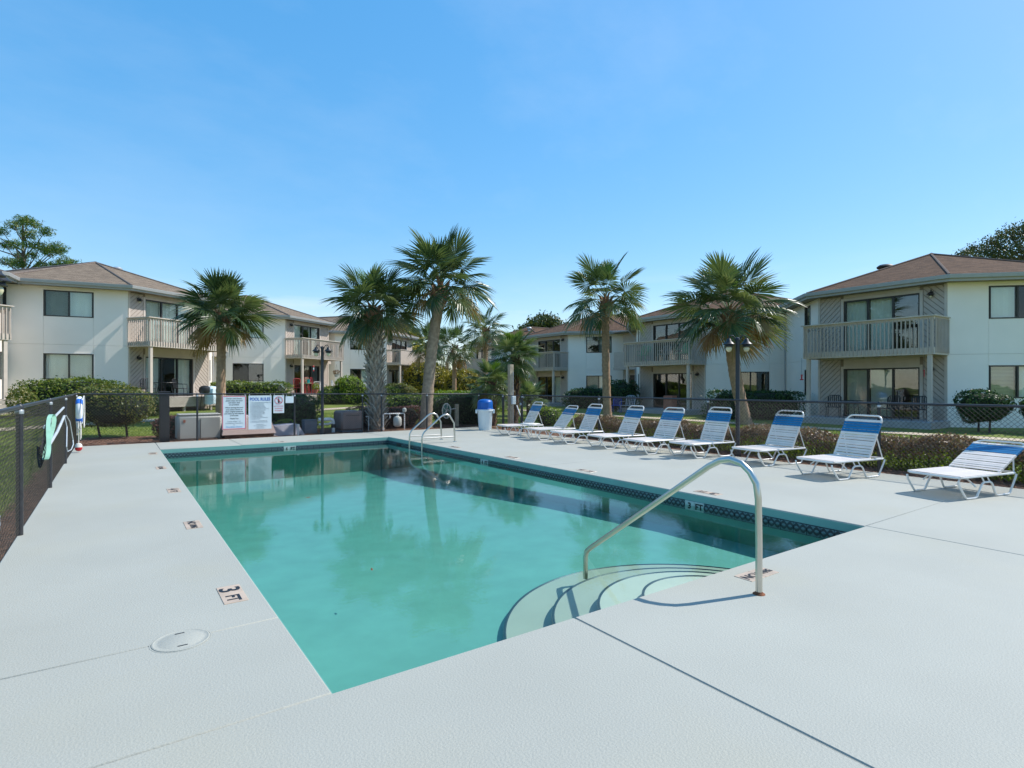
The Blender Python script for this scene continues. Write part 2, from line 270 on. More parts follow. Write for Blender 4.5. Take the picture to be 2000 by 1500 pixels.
class MB:
    def __init__(s, fn=None): s.v = []; s.f = []; s.uv = {}; s.fn = fn
    def add(s, vs, fs):
        b = len(s.v)
        s.v += [s.fn(*p) if s.fn else tuple(p) for p in vs]; s.f += [tuple(i+b for i in f) for f in fs]; return b
    def box(s, x0, x1, y0, y1, z0, z1, bev=0):
        if bev:
            b = bev; pts = []
            for z, i in ((z0, b), (z0+b, 0), (z1-b, 0), (z1, b)):
                pts += [(x0+i, y0+b, z), (x0+b, y0+i, z), (x1-b, y0+i, z), (x1-i, y0+b, z), (x1-i, y1-b, z), (x1-b, y1-i, z), (x0+b, y1-i, z), (x0+i, y1-b, z)]
            fs = [tuple(range(7, -1, -1)), tuple(range(24, 32))]
            for r in range(3):
                for i in range(8): fs.append((r*8+i, r*8+(i+1) % 8, r*8+8+(i+1) % 8, r*8+8+i))
            s.add(pts, fs); return s
        s.add([(x0, y0, z0), (x1, y0, z0), (x1, y1, z0), (x0, y1, z0), (x0, y0, z1), (x1, y0, z1), (x1, y1, z1), (x0, y1, z1)],
              [(0, 3, 2, 1), (4, 5, 6, 7), (0, 1, 5, 4), (1, 2, 6, 5), (2, 3, 7, 6), (3, 0, 4, 7)]); return s
    def tube(s, pts, r, seg=8, closed=False, cap=True):
        P = [Vector(p) for p in pts]; n = len(P); R = r if isinstance(r, (list, tuple)) else [r]*n
        T = []
        for i in range(n):
            a = P[(i-1) % n] if (closed or i > 0) else P[i]; b = P[(i+1) % n] if (closed or i < n-1) else P[i]
            t = (b-a); T.append(t.normalized() if t.length > 1e-9 else Vector((0, 0, 1)))
        u = T[0].orthogonal().normalized(); rings = []
        for i in range(n):
            u = (u - T[i]*u.dot(T[i])); u = u.normalized() if u.length > 1e-6 else T[i].orthogonal().normalized(); w = T[i].cross(u)
            rings.append([P[i]+(u*math.cos(2*PI*k/seg)+w*math.sin(2*PI*k/seg))*R[i] for k in range(seg)])
        vs = [tuple(p) for ring in rings for p in ring]; fs = []
        for i in range(n if closed else n-1):
            j = (i+1) % n
            for k in range(seg): fs.append((i*seg+k, i*seg+(k+1) % seg, j*seg+(k+1) % seg, j*seg+k))
        if cap and not closed: fs.append(tuple(range(seg-1, -1, -1))); fs.append(tuple((n-1)*seg+k for k in range(seg)))
        s.add(vs, fs); return s
    def lathe(s, prof, c=(0, 0, 0), seg=20, cap=True):
        vs = []; fs = []
        for r, z in prof:
            for k in range(seg): vs.append((c[0]+r*math.cos(2*PI*k/seg), c[1]+r*math.sin(2*PI*k/seg), c[2]+z))
        for i in range(len(prof)-1):
            for k in range(seg): fs.append((i*seg+k, i*seg+(k+1) % seg, (i+1)*seg+(k+1) % seg, (i+1)*seg+k))
        if cap: fs.append(tuple(range(seg-1, -1, -1))); fs.append(tuple((len(prof)-1)*seg+k for k in range(seg)))
        s.add(vs, fs); return s
    def prism(s, poly, z0, z1):
        n = len(poly); s.add([(x, y, z0) for x, y in poly]+[(x, y, z1) for x, y in poly], [tuple(range(n-1, -1, -1)), tuple(range(n, 2*n))]+[(i, (i+1) % n, n+(i+1) % n, n+i) for i in range(n)]); return s
    def face(s, pts): s.add(pts, [tuple(range(len(pts)))]); return s
    def mesh(s, name, m, smooth=False):
        me = bpy.data.meshes.new(name); me.from_pydata(s.v, [], s.f); me.materials.append(m)
        import bmesh
        bm = bmesh.new(); bm.from_mesh(me); bmesh.ops.recalc_face_normals(bm, faces=bm.faces); bm.to_mesh(me); bm.free()
        if smooth:
            me.polygons.foreach_set('use_smooth', [True]*len(me.polygons))
            try: me.set_sharp_from_angle(angle=math.radians(40))
            except Exception: pass
        return me
    def build(s, name, m, parent=None, smooth=False):
        o = bpy.data.objects.new(name, s.mesh(name, m, smooth)); C.objects.link(o); setparent(o, parent); return o
def inst(name, me, parent, mw):
    o = bpy.data.objects.new(name, me); C.objects.link(o); o.parent = parent; o.matrix_basis = mw; return o
def copy_tree(o, parent=None):
    c = o.copy(); C.objects.link(c); c.parent = parent
    for ch in list(o.children): copy_tree(ch, c)
    return c
def arc(cx, cz, r, a0, a1, n): return [(cx+r*math.cos(a0+(a1-a0)*i/n), cz+r*math.sin(a0+(a1-a0)*i/n)) for i in range(n+1)]
_fc = {}
def text(name, body, size, mw, m, parent, align='CENTER', ext=0.0015, sx=1.0, name_kind=None, off=0.0):
    cu = bpy.data.curves.new(name, 'FONT'); cu.body = body; cu.size = size; cu.align_x = align; cu.extrude = ext; cu.resolution_u = 3; cu.offset = off; cu.space_line = 1.0
    t = bpy.data.objects.new('tmp', cu); C.objects.link(t); dg = bpy.context.evaluated_depsgraph_get(); me = bpy.data.meshes.new_from_object(t.evaluated_get(dg)); bpy.data.objects.remove(t)
    me.materials.clear(); me.materials.append(m)
    me.transform(mw @ Matrix.Diagonal((sx, 1, 1, 1)))
    o = bpy.data.objects.new(name, me); C.objects.link(o); setparent(o, parent); return o
def frame(origin, xd, yd):
    x = Vector(xd).normalized(); y = Vector(yd).normalized(); z = x.cross(y)
    return Matrix(((x.x, y.x, z.x, origin[0]), (x.y, y.y, z.y, origin[1]), (x.z, y.z, z.z, origin[2]), (0, 0, 0, 1)))
# ------------------------------------------------------------------ ground
E_ANG = math.radians(36); EL = (math.cos(E_ANG), math.sin(E_ANG)); NL = (-EL[1], EL[0])
def gz(x, y):
    t = x*NL[0]+y*NL[1]                          # distance towards the left row of houses
    k = min(1, max(0, (t-15)/9.0)); k = k*k*(3-2*k)
    return -0.05+0.27*k
def gzv(x, y):
    t = x*NL[0]+y*NL[1]; k = np.clip((t-15)/9.0, 0, 1); k = k*k*(3-2*k); return -0.05+0.27*k
DX0, DX1, DY0, DY1 = -0.8, 10.75, -7.0, 17.5     # deck
PX0, PX1, PY0, PY1 = 0.87, 6.55, 2.76, 15.6      # pool
def grid_lines(a, b, fine0, fine1, must):
    L = set(must)
    v = fine0
    while v <= fine1: L.add(round(v, 3)); v += 1.5
    for e in (0, 20, 60, 140, 300, 700): L.add(a-e); L.add(b+e)
    return sorted(L)
gx = grid_lines(-40, 60, -40, 60, [DX0+0.1, DX1-0.1]); gy = grid_lines(-30, 90, -30, 90, [DY0+0.1, DY1-0.1])
g = MB()
for i in range(len(gx)-1):
    for j in range(len(gy)-1):
        cx, cy = (gx[i]+gx[i+1])/2, (gy[j]+gy[j+1])/2
        if DX0+0.1 < cx < DX1-0.1 and DY0+0.1 < cy < DY1-0.1: continue
        q = [(gx[i], gy[j]), (gx[i+1], gy[j]), (gx[i+1], gy[j+1]), (gx[i], gy[j+1])]
        g.face([(x, y, gz(x, y)) for x, y in q])
tag(g.build('lawn_ground', M['lawn'], None, True), kind='structure')
def sheet(name, m, poly_pts, dz, n=1):
    """strip sheet following the ground: list of (left, right) point pairs"""
    b = MB(); b.v = []; 
    for (l, r) in poly_pts:
        for (x, y) in (l, r): b.v.append((x, y, gz(x, y)+dz))
    for i in range(len(poly_pts)-1): b.f.append((2*i, 2*i+1, 2*i+3, 2*i+2))
    return tag(b.build(name, m), kind='structure')
def wob(a): return a+random.uniform(-0.12, 0.12)
sheet('mulch_bed', M['mulch'], [((wob(-1.1), y), (-0.7, y)) for y in np.arange(-4, 20.1, 0.8)], 0.012)
sheet('mulch_bed', M['mulch'], [((x, 17.4), (x, wob(20.4))) for x in np.arange(-0.7, 12.4, 0.8)], 0.012)
sheet('mulch_bed', M['mulch'], [((10.65, y), (wob(11.9), y)) for y in np.arange(-6, 17.5, 0.8)], 0.012)
# walk in front of the left houses and in front of the right houses
A_L = [(0.53, 32.98), (9.6, 40.78), (20.28, 48.71)]
def lrow(t, out): return (A_L[0][0]+EL[0]*t-NL[0]*out, A_L[0][1]+EL[1]*t-NL[1]*out)
sheet('walkway', M['path'], [(lrow(t, 6.3), lrow(t, 5.4)) for t in np.arange(-14, 34, 1.5)], 0.02)
sheet('walkway', M['path'], [((20.3+0.0*y, y), (21.3, y)) for y in np.arange(-12, 50, 1.5)], 0.02)
def blades(name, m, x, y, h, w, parent=None, lean=0.35):
    n = len(x); z = gzv(x, y); a = rng.uniform(0, 2*PI, n); hh = h*rng.uniform(0.6, 1.3, n); dx, dy = np.cos(a)*w, np.sin(a)*w
    lx, ly = rng.normal(0, lean, n)*hh, rng.normal(0, lean, n)*hh
    V = np.empty((n, 3, 3)); V[:, 0] = np.stack([x-dx, y-dy, z], 1); V[:, 1] = np.stack([x+dx, y+dy, z], 1); V[:, 2] = np.stack([x+lx, y+ly, z+hh], 1)
    return tag(npmesh(name, V.reshape(-1, 3), np.arange(3*n).reshape(n, 3), m, parent), kind='stuff')
def area(n, x0, x1, y0, y1): return rng.uniform(x0, x1, n), rng.uniform(y0, y1, n)
xs, ys = [], []
for n, a in ((45000, (-7, -1.05, 3, 19)), (40000, (-6, 12, 20.3, 30)), (72000, (11.7, 20.2, -4, 20)), (12000, (12, 22, 20, 34))):
    x, y = area(n, *a); xs.append(x); ys.append(y)
blades('grass', M['grass_blade'], np.concatenate(xs), np.concatenate(ys), 0.055, 0.006)
xs, ys = [], []
for n, a in ((4000, (-1.1, -0.8, 2, 19)), (9000, (-0.7, 11, 17.6, 20.2)), (6000, (10.8, 12.0, -2, 17))):
    x, y = area(n, *a); xs.append(x); ys.append(y)
x = np.concatenate(xs); y = np.concatenate(ys); n = len(x); a = rng.uniform(0, 2*PI, n); l = rng.uniform(0.03, 0.09, n); z = gzv(x, y)+0.016+rng.uniform(0, 0.025, n)
V = np.empty((n, 4, 3)); c_, s_ = np.cos(a), np.sin(a)
V[:, 0] = np.stack([x-c_*l, y-s_*l, z], 1); V[:, 1] = np.stack([x-s_*0.006, y+c_*0.006, z], 1); V[:, 2] = np.stack([x+c_*l, y+s_*l, z+rng.uniform(-0.01, 0.02, n)], 1); V[:, 3] = np.stack([x+s_*0.006, y-c_*0.006, z+0.004], 1)
tag(npmesh('pine_straw', V.reshape(-1, 3), np.arange(4*n).reshape(n, 4), M['chip']), kind='stuff')
# ------------------------------------------------------------------ pool deck, cut into slabs by its joints
deck = thing('pool_deck', None, None); deck['kind'] = 'structure'
G = 0.004
def slab(x0, x1, y0, y1, edges=''):
    """slab with a rounded nose where it is the pool edge"""
    b = MB(); x0_, x1_, y0_, y1_ = x0+G/2*(x0 > DX0), x1-G/2*(x1 < DX1), y0+G/2*(y0 > DY0), y1-G/2*(y1 < DY1)
    if 'r' in edges: x1_ = x1
    if 'l' in edges: x0_ = x0
    if 't' in edges: y1_ = y1
    if 'b' in edges: y0_ = y0
    b.box(x0_, x1_, y0_, y1_, -0.10, 0.0, 0.009 if edges else 0.004); return b.build('deck_slab', M['deck'], deck, True)
slab(DX0, PX0, PY0, 3.86, 'r'); slab(DX0, PX0, 3.86, DY1, 'r')
slab(DX0, 2.43, DY0, PY0, 't'); slab(2.43, PX1+0.02, DY0, PY0, 't'); slab(PX1+0.02, DX1, DY0, PY0, '')
slab(PX1, DX1, PY0, 8.3, 'l'); slab(PX1, DX1, 8.3, 13.2, 'l'); slab(PX1, DX1, 13.2, DY1, 'l')
slab(PX0, 2.62, PY1, DY1, 'b'); slab(2.62, PX1, PY1, DY1, 'b')
b = MB(); b.box(DX0-0.02, PX0-0.012, DY0, DY1, -1.1, -0.1025); b.box(PX1+0.012, DX1+0.02, DY0, DY1, -0.6, -0.1025); b.box(PX0-0.011, PX1+0.011, DY0, PY0-0.012, -0.6, -0.1025); b.box(PX0-0.011, PX1+0.011, PY1+0.012, DY1, -0.6, -0.1025)
b.build('deck_base', M['slab'], deck)
b = MB(); hw = G/2-0.0004
b.box(2.43-hw, 2.43+hw, DY0, PY0-0.02, -0.08, -0.0045); b.box(PX1+0.02-hw, PX1+0.02+hw, DY0, PY0-0.02, -0.08, -0.0045)
for yy in (PY0, 3.86): b.box(DX0, PX0-0.02, yy-hw, yy+hw, -0.08, -0.0045)
for yy in (PY0, 8.3, 13.2): b.box(PX1+0.03, DX1, yy-hw, yy+hw, -0.08, -0.0045)
b.box(2.62-hw, 2.62+hw, PY1+0.02, DY1, -0.08, -0.0045); b.build('joint_filler', M['deck'], deck)
FLOOR = -0.52; WATER = -0.165
basin = thing('pool_basin', None, None); basin['kind'] = 'structure'
b = MB(); ys_ = [PY0-0.05, 5.2, 7.5, 10.5, 13.0, PY1+0.05]; zs_ = [0, 0, -0.08, -0.24, -0.38, -0.42]
for i in range(5): b.add([(PX0-0.05, ys_[i], FLOOR+zs_[i]), (PX1+0.05, ys_[i], FLOOR+zs_[i]), (PX1+0.05, ys_[i+1], FLOOR+zs_[i+1]), (PX0-0.05, ys_[i+1], FLOOR+zs_[i+1])], [(0, 1, 2, 3)])
b.build('floor', M['plaster'], basin)
b = MB()
for (a0, a1, c0, c1) in ((PX0-0.04, PX0-0.004, PY0, PY1), (PX1+0.004, PX1+0.04, PY0, PY1), (PX0, PX1, PY0-0.04, PY0-0.004), (PX0, PX1, PY1+0.004, PY1+0.04)): b.box(a0, a1, c0, c1, FLOOR-0.5, -0.235)
b.build('wall', M['plaster'], basin)
# painted coping face below the deck nose
b = MB(); b.box(PX1-0.006, PX1+0.011, PY0, PY1, -0.10, -0.012); b.box(PX0, PX1-0.007, PY1-0.006, PY1+0.011, -0.10, -0.012); b.box(PX0-0.011, PX0+0.006, PY0, PY1-0.007, -0.10, -0.012); b.box(PX0+0.007, PX1-0.007, PY0-0.011, PY0+0.006, -0.10, -0.012)
b.build('coping_face', M['coping'], basin)
# waterline tiles, one object each; lettered ones at the depth marks
TZ0, TZ1 = -0.235, -0.10
def tile_mesh(wd, m):
    b = MB(); h = TZ1-TZ0-0.006; b.box(-wd/2+0.002, wd/2-0.002, -0.014, 0, 0.003, 0.003+h, 0.002); me = b.mesh('tile', m)
    uvl = me.uv_layers.new(name='UV')
    for p in me.polygons:
        for li in p.loop_indices:
            co = me.vertices[me.loops[li].vertex_index].co; uvl.data[li].uv = ((co.x+wd/2)/wd, (co.z-0.003)/h)
    return me
TW = 0.153; rope_me = tile_mesh(TW, M['rope_tile']); plain_me = tile_mesh(TW, M['tile_white'])
def tile_row(p0, dirv, nrm, length, marks):
    n = int(length/TW); k = length/n
    mk = {}
    for s, word in marks: 
        i = int(s/k); parts = word.split(' '); mk[i] = parts[0]; mk[i+1] = parts[1]
    for i in range(n):
        o_ = (p0[0]+dirv[0]*(i+0.5)*k, p0[1]+dirv[1]*(i+0.5)*k, TZ0)
        fr = frame(o_, dirv, (-nrm[0], -nrm[1], 0)); fr = fr @ Matrix.Diagonal((k/TW, 1, 1, 1))
        o = inst('tile', plain_me if i in mk else rope_me, basin, fr)
        if i in mk:
            tm = frame((o_[0]+nrm[0]*0.016, o_[1]+nrm[1]*0.016, TZ0+0.028), dirv, (0, 0, 1)); text('lettering', mk[i], 0.115, tm, M['ink'], basin, off=0.004)
tile_row((PX0, PY1-0.002, 0), (1, 0, 0), (0, -1, 0), PX1-PX0, [(2.85, '6 FT')])
tile_row((PX1-0.002, PY1-0.015, 0), (0, -1, 0), (-1, 0, 0), PY1-PY0-0.015, [(5.25, '4 FT'), (10.55, '3 FT')])
tile_row((PX0+0.002, PY0+0.015, 0), (0, 1, 0), (1, 0, 0), PY1-PY0-0.03, [(2.2, '3 FT'), (7.2, '4 FT')])
tile_row((PX1-0.015, PY0+0.002, 0), (-1, 0, 0), (0, 1, 0), PX1-PX0-0.03, [(2.7, '3 FT')])
b = MB(); b.box(PX1-0.022, PX1-0.014, PY1-0.95, PY1-0.62, -0.226, -0.125, 0.004); b.build('skimmer_mouth', M['black'], basin)
# entry steps: quarter-round treads
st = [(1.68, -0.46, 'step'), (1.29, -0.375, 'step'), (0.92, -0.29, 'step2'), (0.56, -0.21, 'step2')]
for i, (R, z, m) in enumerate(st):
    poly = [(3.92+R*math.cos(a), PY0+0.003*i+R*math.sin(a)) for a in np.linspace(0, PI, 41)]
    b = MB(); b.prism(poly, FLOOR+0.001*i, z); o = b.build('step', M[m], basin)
    pts = [(3.92+(R-0.004)*math.cos(a), PY0+(R-0.004)*math.sin(a), z-0.004) for a in np.linspace(0.01, PI-0.01, 60)]
    b = MB(); b.tube(pts, 0.013, 6); b.build('step_edge', M['nosing'], o)
b = MB(); n = 24
b.box(PX0-0.002, PX1+0.002, PY0-0.002, PY1+0.002, FLOOR-0.5, WATER)
tag(b.build('pool_water', M['water']), kind='structure')
for k, (x, y, lab) in enumerate(((2.35, 8.6, 'small brown leaf floating near the middle of the pool'), (1.9, 4.9, 'tiny brown leaf floating near the left end of the steps'), (4.9, 9.4, 'tiny brown leaf floating in the shaded strip of the pool'))):
    b = MB(); a = k*1.3; l = 0.05 if k == 0 else 0.03; b.add([(x-l*math.cos(a), y-l*math.sin(a), WATER+0.004), (x+l*0.4*math.sin(a), y-l*0.4*math.cos(a), WATER+0.002), (x+l*math.cos(a), y+l*math.sin(a), WATER+0.012), (x-l*0.4*math.sin(a), y+l*0.4*math.cos(a), WATER+0.003)], [(0, 1, 2), (0, 2, 3)]); tag(b.build('floating_leaf', M['rust']), lab, 'leaf', 'leaves floating on the pool')
# deck depth-marker tiles
def deck_tile(x, y, along, word, label, reading):
    """along: unit vector of the reading direction; up = left of it"""
    t = thing('depth_marker', label, 'depth marker', (x, y, 0), 'depth and warning tiles set in the deck')
    up = (-along[1], along[0]); fn = lambda a, u, z: (x+along[0]*a+up[0]*u, y+along[1]*a+up[1]*u, z)
    for k in (-1, 1): b = MB(fn); b.box(min(k*0.002, k*0.19), max(k*0.002, k*0.19), -0.078, 0.078, -0.02, 0.0045, 0.002); b.build('tile', M['tile_tan'], t)
    def tx(body, size, a, u, sx=1): text('lettering', body, size, frame((x+along[0]*a+up[0]*u, y+along[1]*a+up[1]*u, 0.0052), (*along, 0), (*up, 0)), M['ink'], t, ext=0.0006, sx=sx, off=0.004)
    if word == 'NO DIVING':
        tx('NO', 0.105, -0.095, -0.04, 1.0); tx('DIVING', 0.082, 0.095, -0.03, 0.62)
    else:
        a, f_ = word.split(' '); tx(a, 0.19, -0.095, -0.066, 1.2); tx(f_, 0.12, 0.095, -0.045, 1.0)
deck_tile(0.69, 4.48, (0, -1), '3 FT', 'tan 3 FT depth tile nearest the round skimmer lid', 0)
deck_tile(0.69, 6.95, (0, -1), 'NO DIVING', 'tan no diving tile on the left deck beyond the 3 FT tile', 0)
deck_tile(0.69, 9.38, (0, -1), '4 FT', 'tan 4 FT depth tile midway along the left pool edge', 0)
deck_tile(0.69, 12.09, (0, -1), 'NO DIVING', 'tan no diving tile second from the far left pool corner', 0)
deck_tile(0.69, 14.74, (0, -1), '6 FT', 'tan 6 FT depth tile at the far left pool corner', 0)
deck_tile(6.78, 12.05, (0, 1), 'NO DIVING', 'tan no diving tile on the right deck near the ladder', 0)
deck_tile(6.78, 9.62, (0, 1), '4 FT', 'tan 4 FT depth tile on the right deck', 0)
deck_tile(6.78, 7.37, (0, 1), 'NO DIVING', 'tan no diving tile in the middle of the right deck edge', 0)
deck_tile(6.78, 4.88, (0, 1), '3 FT', 'tan 3 FT depth tile on the right deck edge', 0)
deck_tile(4.17, 2.55, (1, 0), 'NO DIVING', 'tan no diving tile beside the stair handrail foot', 0)
deck_tile(3.55, 15.82, (-1, 0), '6 FT', 'tan 6 FT depth tile on the far deck edge', 0)
deck_tile(4.5, 15.82, (-1, 0), 'NO DIVING', 'tan no diving tile on the far deck edge', 0)
t = thing('skimmer_cover', 'round white skimmer lid with two finger slots set in the left deck', 'skimmer', (0.32, 3.84, 0))
b = MB(); b.lathe([(0.150, -0.02), (0.150, 0.003), (0.143, 0.005), (0.140, 0.003), (0.115, 0.0035), (0.110, 0.006), (0.001, 0.0065)], (0.32, 3.84, 0), 40); b.build('lid', M['deck'], t, True)
b = MB(); b.lathe([(0.153, -0.02), (0.153, 0.0012), (0.160, 0.0012), (0.160, -0.02)], (0.32, 3.84, 0), 40, False); b.build('ring', M['deck'], t, True)
for k in (-1, 1): b = MB(); b.box(0.32-0.025, 0.345, 3.84+k*0.095-0.005, 3.84+k*0.095+0.005, 0.0, 0.0075); b.build('slot', M['ink'], t)
# ------------------------------------------------------------------ handrail and ladder
t = thing('stair_handrail', 'bent stainless steel handrail from the deck down to the pool steps', 'handrail', (3.79, 2.3, 0))
path = [(2.3, 0.0), (2.3, 0.35), (2.305, 0.68)]+[(y, z) for y, z in [(2.32, 0.79), (2.37, 0.87), (2.44, 0.925), (2.53, 0.945), (2.62, 0.925), (2.72, 0.87)]]+[(3.4, 0.385), (4.05, -0.075), (4.11, -0.125), (4.13, -0.19), (4.13, -0.40)]
b = MB(); b.tube([(3.79, y, z) for y, z in path], 0.024, 16); b.build('rail', M['steel'], t, True)
b = MB(); b.lathe([(0.043, 0.0005), (0.040, 0.006), (0.03, 0.010), (0.024, 0.02)], (3.79, 2.3, 0), 20); b.build('base_flange', M['rust'], t, True)
t = thing('pool_ladder', 'stainless steel pool ladder with two arched rails at the far right pool edge', 'pool ladder', (6.9, 14.0, 0))
for y in (13.2, 13.95):
    p = [(6.46, -0.45), (6.46, 0.10), (6.47, 0.20), (6.52, 0.29)]+[(7.0, 0.68), (7.08, 0.725), (7.18, 0.735), (7.27, 0.70), (7.32, 0.62), (7.40, 0.5), (7.42, 0.0)]
    b = MB(); b.tube([(x, y, z) for x, z in p], 0.022, 12); r = b.build('rail', M['steel'], t, True)
    b = MB(); b.tube([(6.46, y, 0.14), (7.41, y, 0.14)], 0.018, 10); b.build('cross_bar', M['steel'], r, True)
    b = MB(); b.lathe([(0.05, 0.0005), (0.048, 0.012), (0.025, 0.02)], (7.42, y, 0), 16); b.build('base_flange', M['steel'], r, True)
for z in (-0.22, -0.36): b = MB(); b.box(6.42, 6.50, 13.2, 13.95, z-0.012, z+0.012, 0.005); b.build('tread', M['pvc'], t)
# ------------------------------------------------------------------ chain link fences
def chain(name, p0, p1, z0, z1, parent, r=0.0017, pitch=0.072):
    d = Vector((p1[0]-p0[0], p1[1]-p0[1])); Ln = d.length; d /= Ln; nx, ny = -d.y, d.x; H = z1-z0; segs = []
    for fam in (1, -1):
        k = -H
        while k < Ln:
            a0, a1 = max(k, 0), min(k+H, Ln)
            if a1 > a0: segs.append((a0, a1, (a0-k), (a1-k), fam)) if fam == 1 else segs.append((a0, a1, H-(a0-k), H-(a1-k), fam))
            k += pitch
    V = []; F = []
    for s0, s1, h0, h1, fam in segs:
        off = 0.0018*fam; b_ = len(V)
        for s_, hh in ((s0, h0), (s1, h1)):
            for du, dn in ((0, r), (r, 0), (0, -r), (-r, 0)):
                V.append((p0[0]+d.x*(s_+du)+nx*(off+dn), p0[1]+d.y*(s_+du)+ny*(off+dn), z0+hh-du*fam))
        for q in range(4): F.append((b_+q, b_+(q+1) % 4, b_+4+(q+1) % 4, b_+4+q))
    o = npmesh(name, V, F, M['wire'], parent); o['kind'] = 'stuff'; return o
def post(x, y, z1, t, r=0.03, ring=True):
    b = MB(); b.lathe([(r, -0.1), (r, z1), (r*1.15, z1), (r*1.1, z1+0.03), (r*0.5, z1+0.05)], (x, y, 0), 12); o = b.build('post', M['fence'], t, True)
    if ring:
        b = MB(); b.lathe([(r*1.12, z1-0.05), (r*1.2, z1-0.045), (r*1.2, z1-0.012), (r*1.12, z1-0.008)], (x, y, 0), 12, False); b.build('tension_band', M['galv'], o, True)
    return o
def fence(label, pts, posts, zt, zb=0.03, r=0.026):
    t = thing('chain_link_fence', label, 'fence', (pts[0][0], pts[0][1], 0), 'black chain link fence round the pool')
    (x0, y0), (x1, y1) = pts; n = max(2, int(math.dist(*pts)/3)); 
    b = MB(); b.tube([(x0+(x1-x0)*i/n, y0+(y1-y0)*i/n, zt[0]+(zt[1]-zt[0])*i/n) for i in range(n+1)], 0.021, 10); b.build('top_rail', M['fence'], t, True)
    chain('chain_link_mesh', pts[0], pts[1], zb, min(zt)-0.005, t)
    L_ = math.dist(*pts)
    for (x, y) in posts:
        k = math.dist((x, y), pts[0])/L_; post(x, y, zt[0]+(zt[1]-zt[0])*k-0.02, t, r)
    return t
fence('black chain link fence along the left side of the deck', ((-0.78, -3.5), (-0.78, 17.6)), [(-0.78, y) for y in (-1.95, 1.2, 4.3, 7.47, 10.68, 13.82, 17.6)], (1.28, 1.29), r=0.03)
fence('black chain link fence behind the far end of the pool', ((-0.78, 17.6), (10.9, 17.6)), [(x, 17.6) for x in (1.85, 4.41, 6.51, 7.15, 8.8)], (1.29, 1.19))
fence('black chain link fence behind the row of loungers', ((10.9, 14.91), (10.9, -5.5)), [(10.9, y) for y in (14.91, 11.33, 7.84, 4.37, 0.9, -2.6)], (1.18, 1.20), r=0.028)
fence('short piece of black chain link fence beside the trash bin', ((10.9, 17.6), (10.9, 16.04)), [(10.9, 17.6), (10.9, 16.04)], (1.19, 1.18))
t = thing('fence_gate', 'black chain link gate beside the wooden utility pole', 'gate', (10.9, 15.5, 0))
b = MB(); b.tube([(10.9, 14.98, 0.08), (10.9, 14.98, 1.16), (10.9, 15.97, 1.16), (10.9, 15.97, 0.08)], 0.018, 8, True); b.build('gate_frame', M['fence'], t, True)
chain('chain_link_mesh', (10.9, 14.98), (10.9, 15.97), 0.08, 1.16, t)
b = MB(); b.box(10.86, 10.94, 14.92, 15.0, 0.85, 0.93, 0.01); b.build('latch', M['galv'], t)
# ------------------------------------------------------------------ lamp posts
def lamp_post(x, y, zt, dirv, label, r=0.045, m='black'):
    t = thing('lamp_post', label, 'lamp post', (x, y, 0), 'twin headed lamp posts')
    b = MB(); b.lathe([(r*1.5, -0.1), (r*1.5, 0.12), (r, 0.15), (r, zt-0.02), (r*1.2, zt-0.01), (r*0.9, zt+0.03), (0.005, zt+0.05)], (x, y, 0), 16); b.build('pole', M[m], t, True)
    for k in (-1, 1):
        hx, hy = x+dirv[0]*0.19*k, y+dirv[1]*0.19*k
        q = [(x+dirv[0]*a*k, y+dirv[1]*a*k, zt+dz) for a, dz in ((0.03, -0.08), (0.06, 0.02), (0.10, 0.075), (0.14, 0.085), (0.18, 0.06), (0.19, 0.0))]
        b = MB(); b.tube(q, 0.012, 8); b.build('arm', M['black'], t, True)
        b = MB(); b.lathe([(0.02, 0.02), (0.045, 0.0), (0.055, -0.04), (0.125, -0.105), (0.125, -0.115), (0.075, -0.12), (0.08, -0.145), (0.095, -0.15), (0.095, -0.16), (0.05, -0.165)], (hx, hy, zt), 20); h = b.build('lamp_shade', M['black'], t, True)
        b = MB(); b.lathe([(0.045, -0.16), (0.06, -0.19), (0.062, -0.215), (0.05, -0.25), (0.025, -0.27), (0.003, -0.275)], (hx, hy, zt), 16); b.build('globe', M['bulb'], h, True)
lamp_post(11.02, 7.18, 2.5, (0.82, -0.57), 'black twin headed lamp post rising behind the loungers')
lamp_post(5.29, 17.78, 2.68, (0.82, -0.57), 'black twin headed lamp post in the fence beyond the pool')
lamp_post(-1.045, 8.0, 2.74, (0.0, 1.0), 'grey lamp post with dark heads at the left picture edge', 0.04, 'galv')
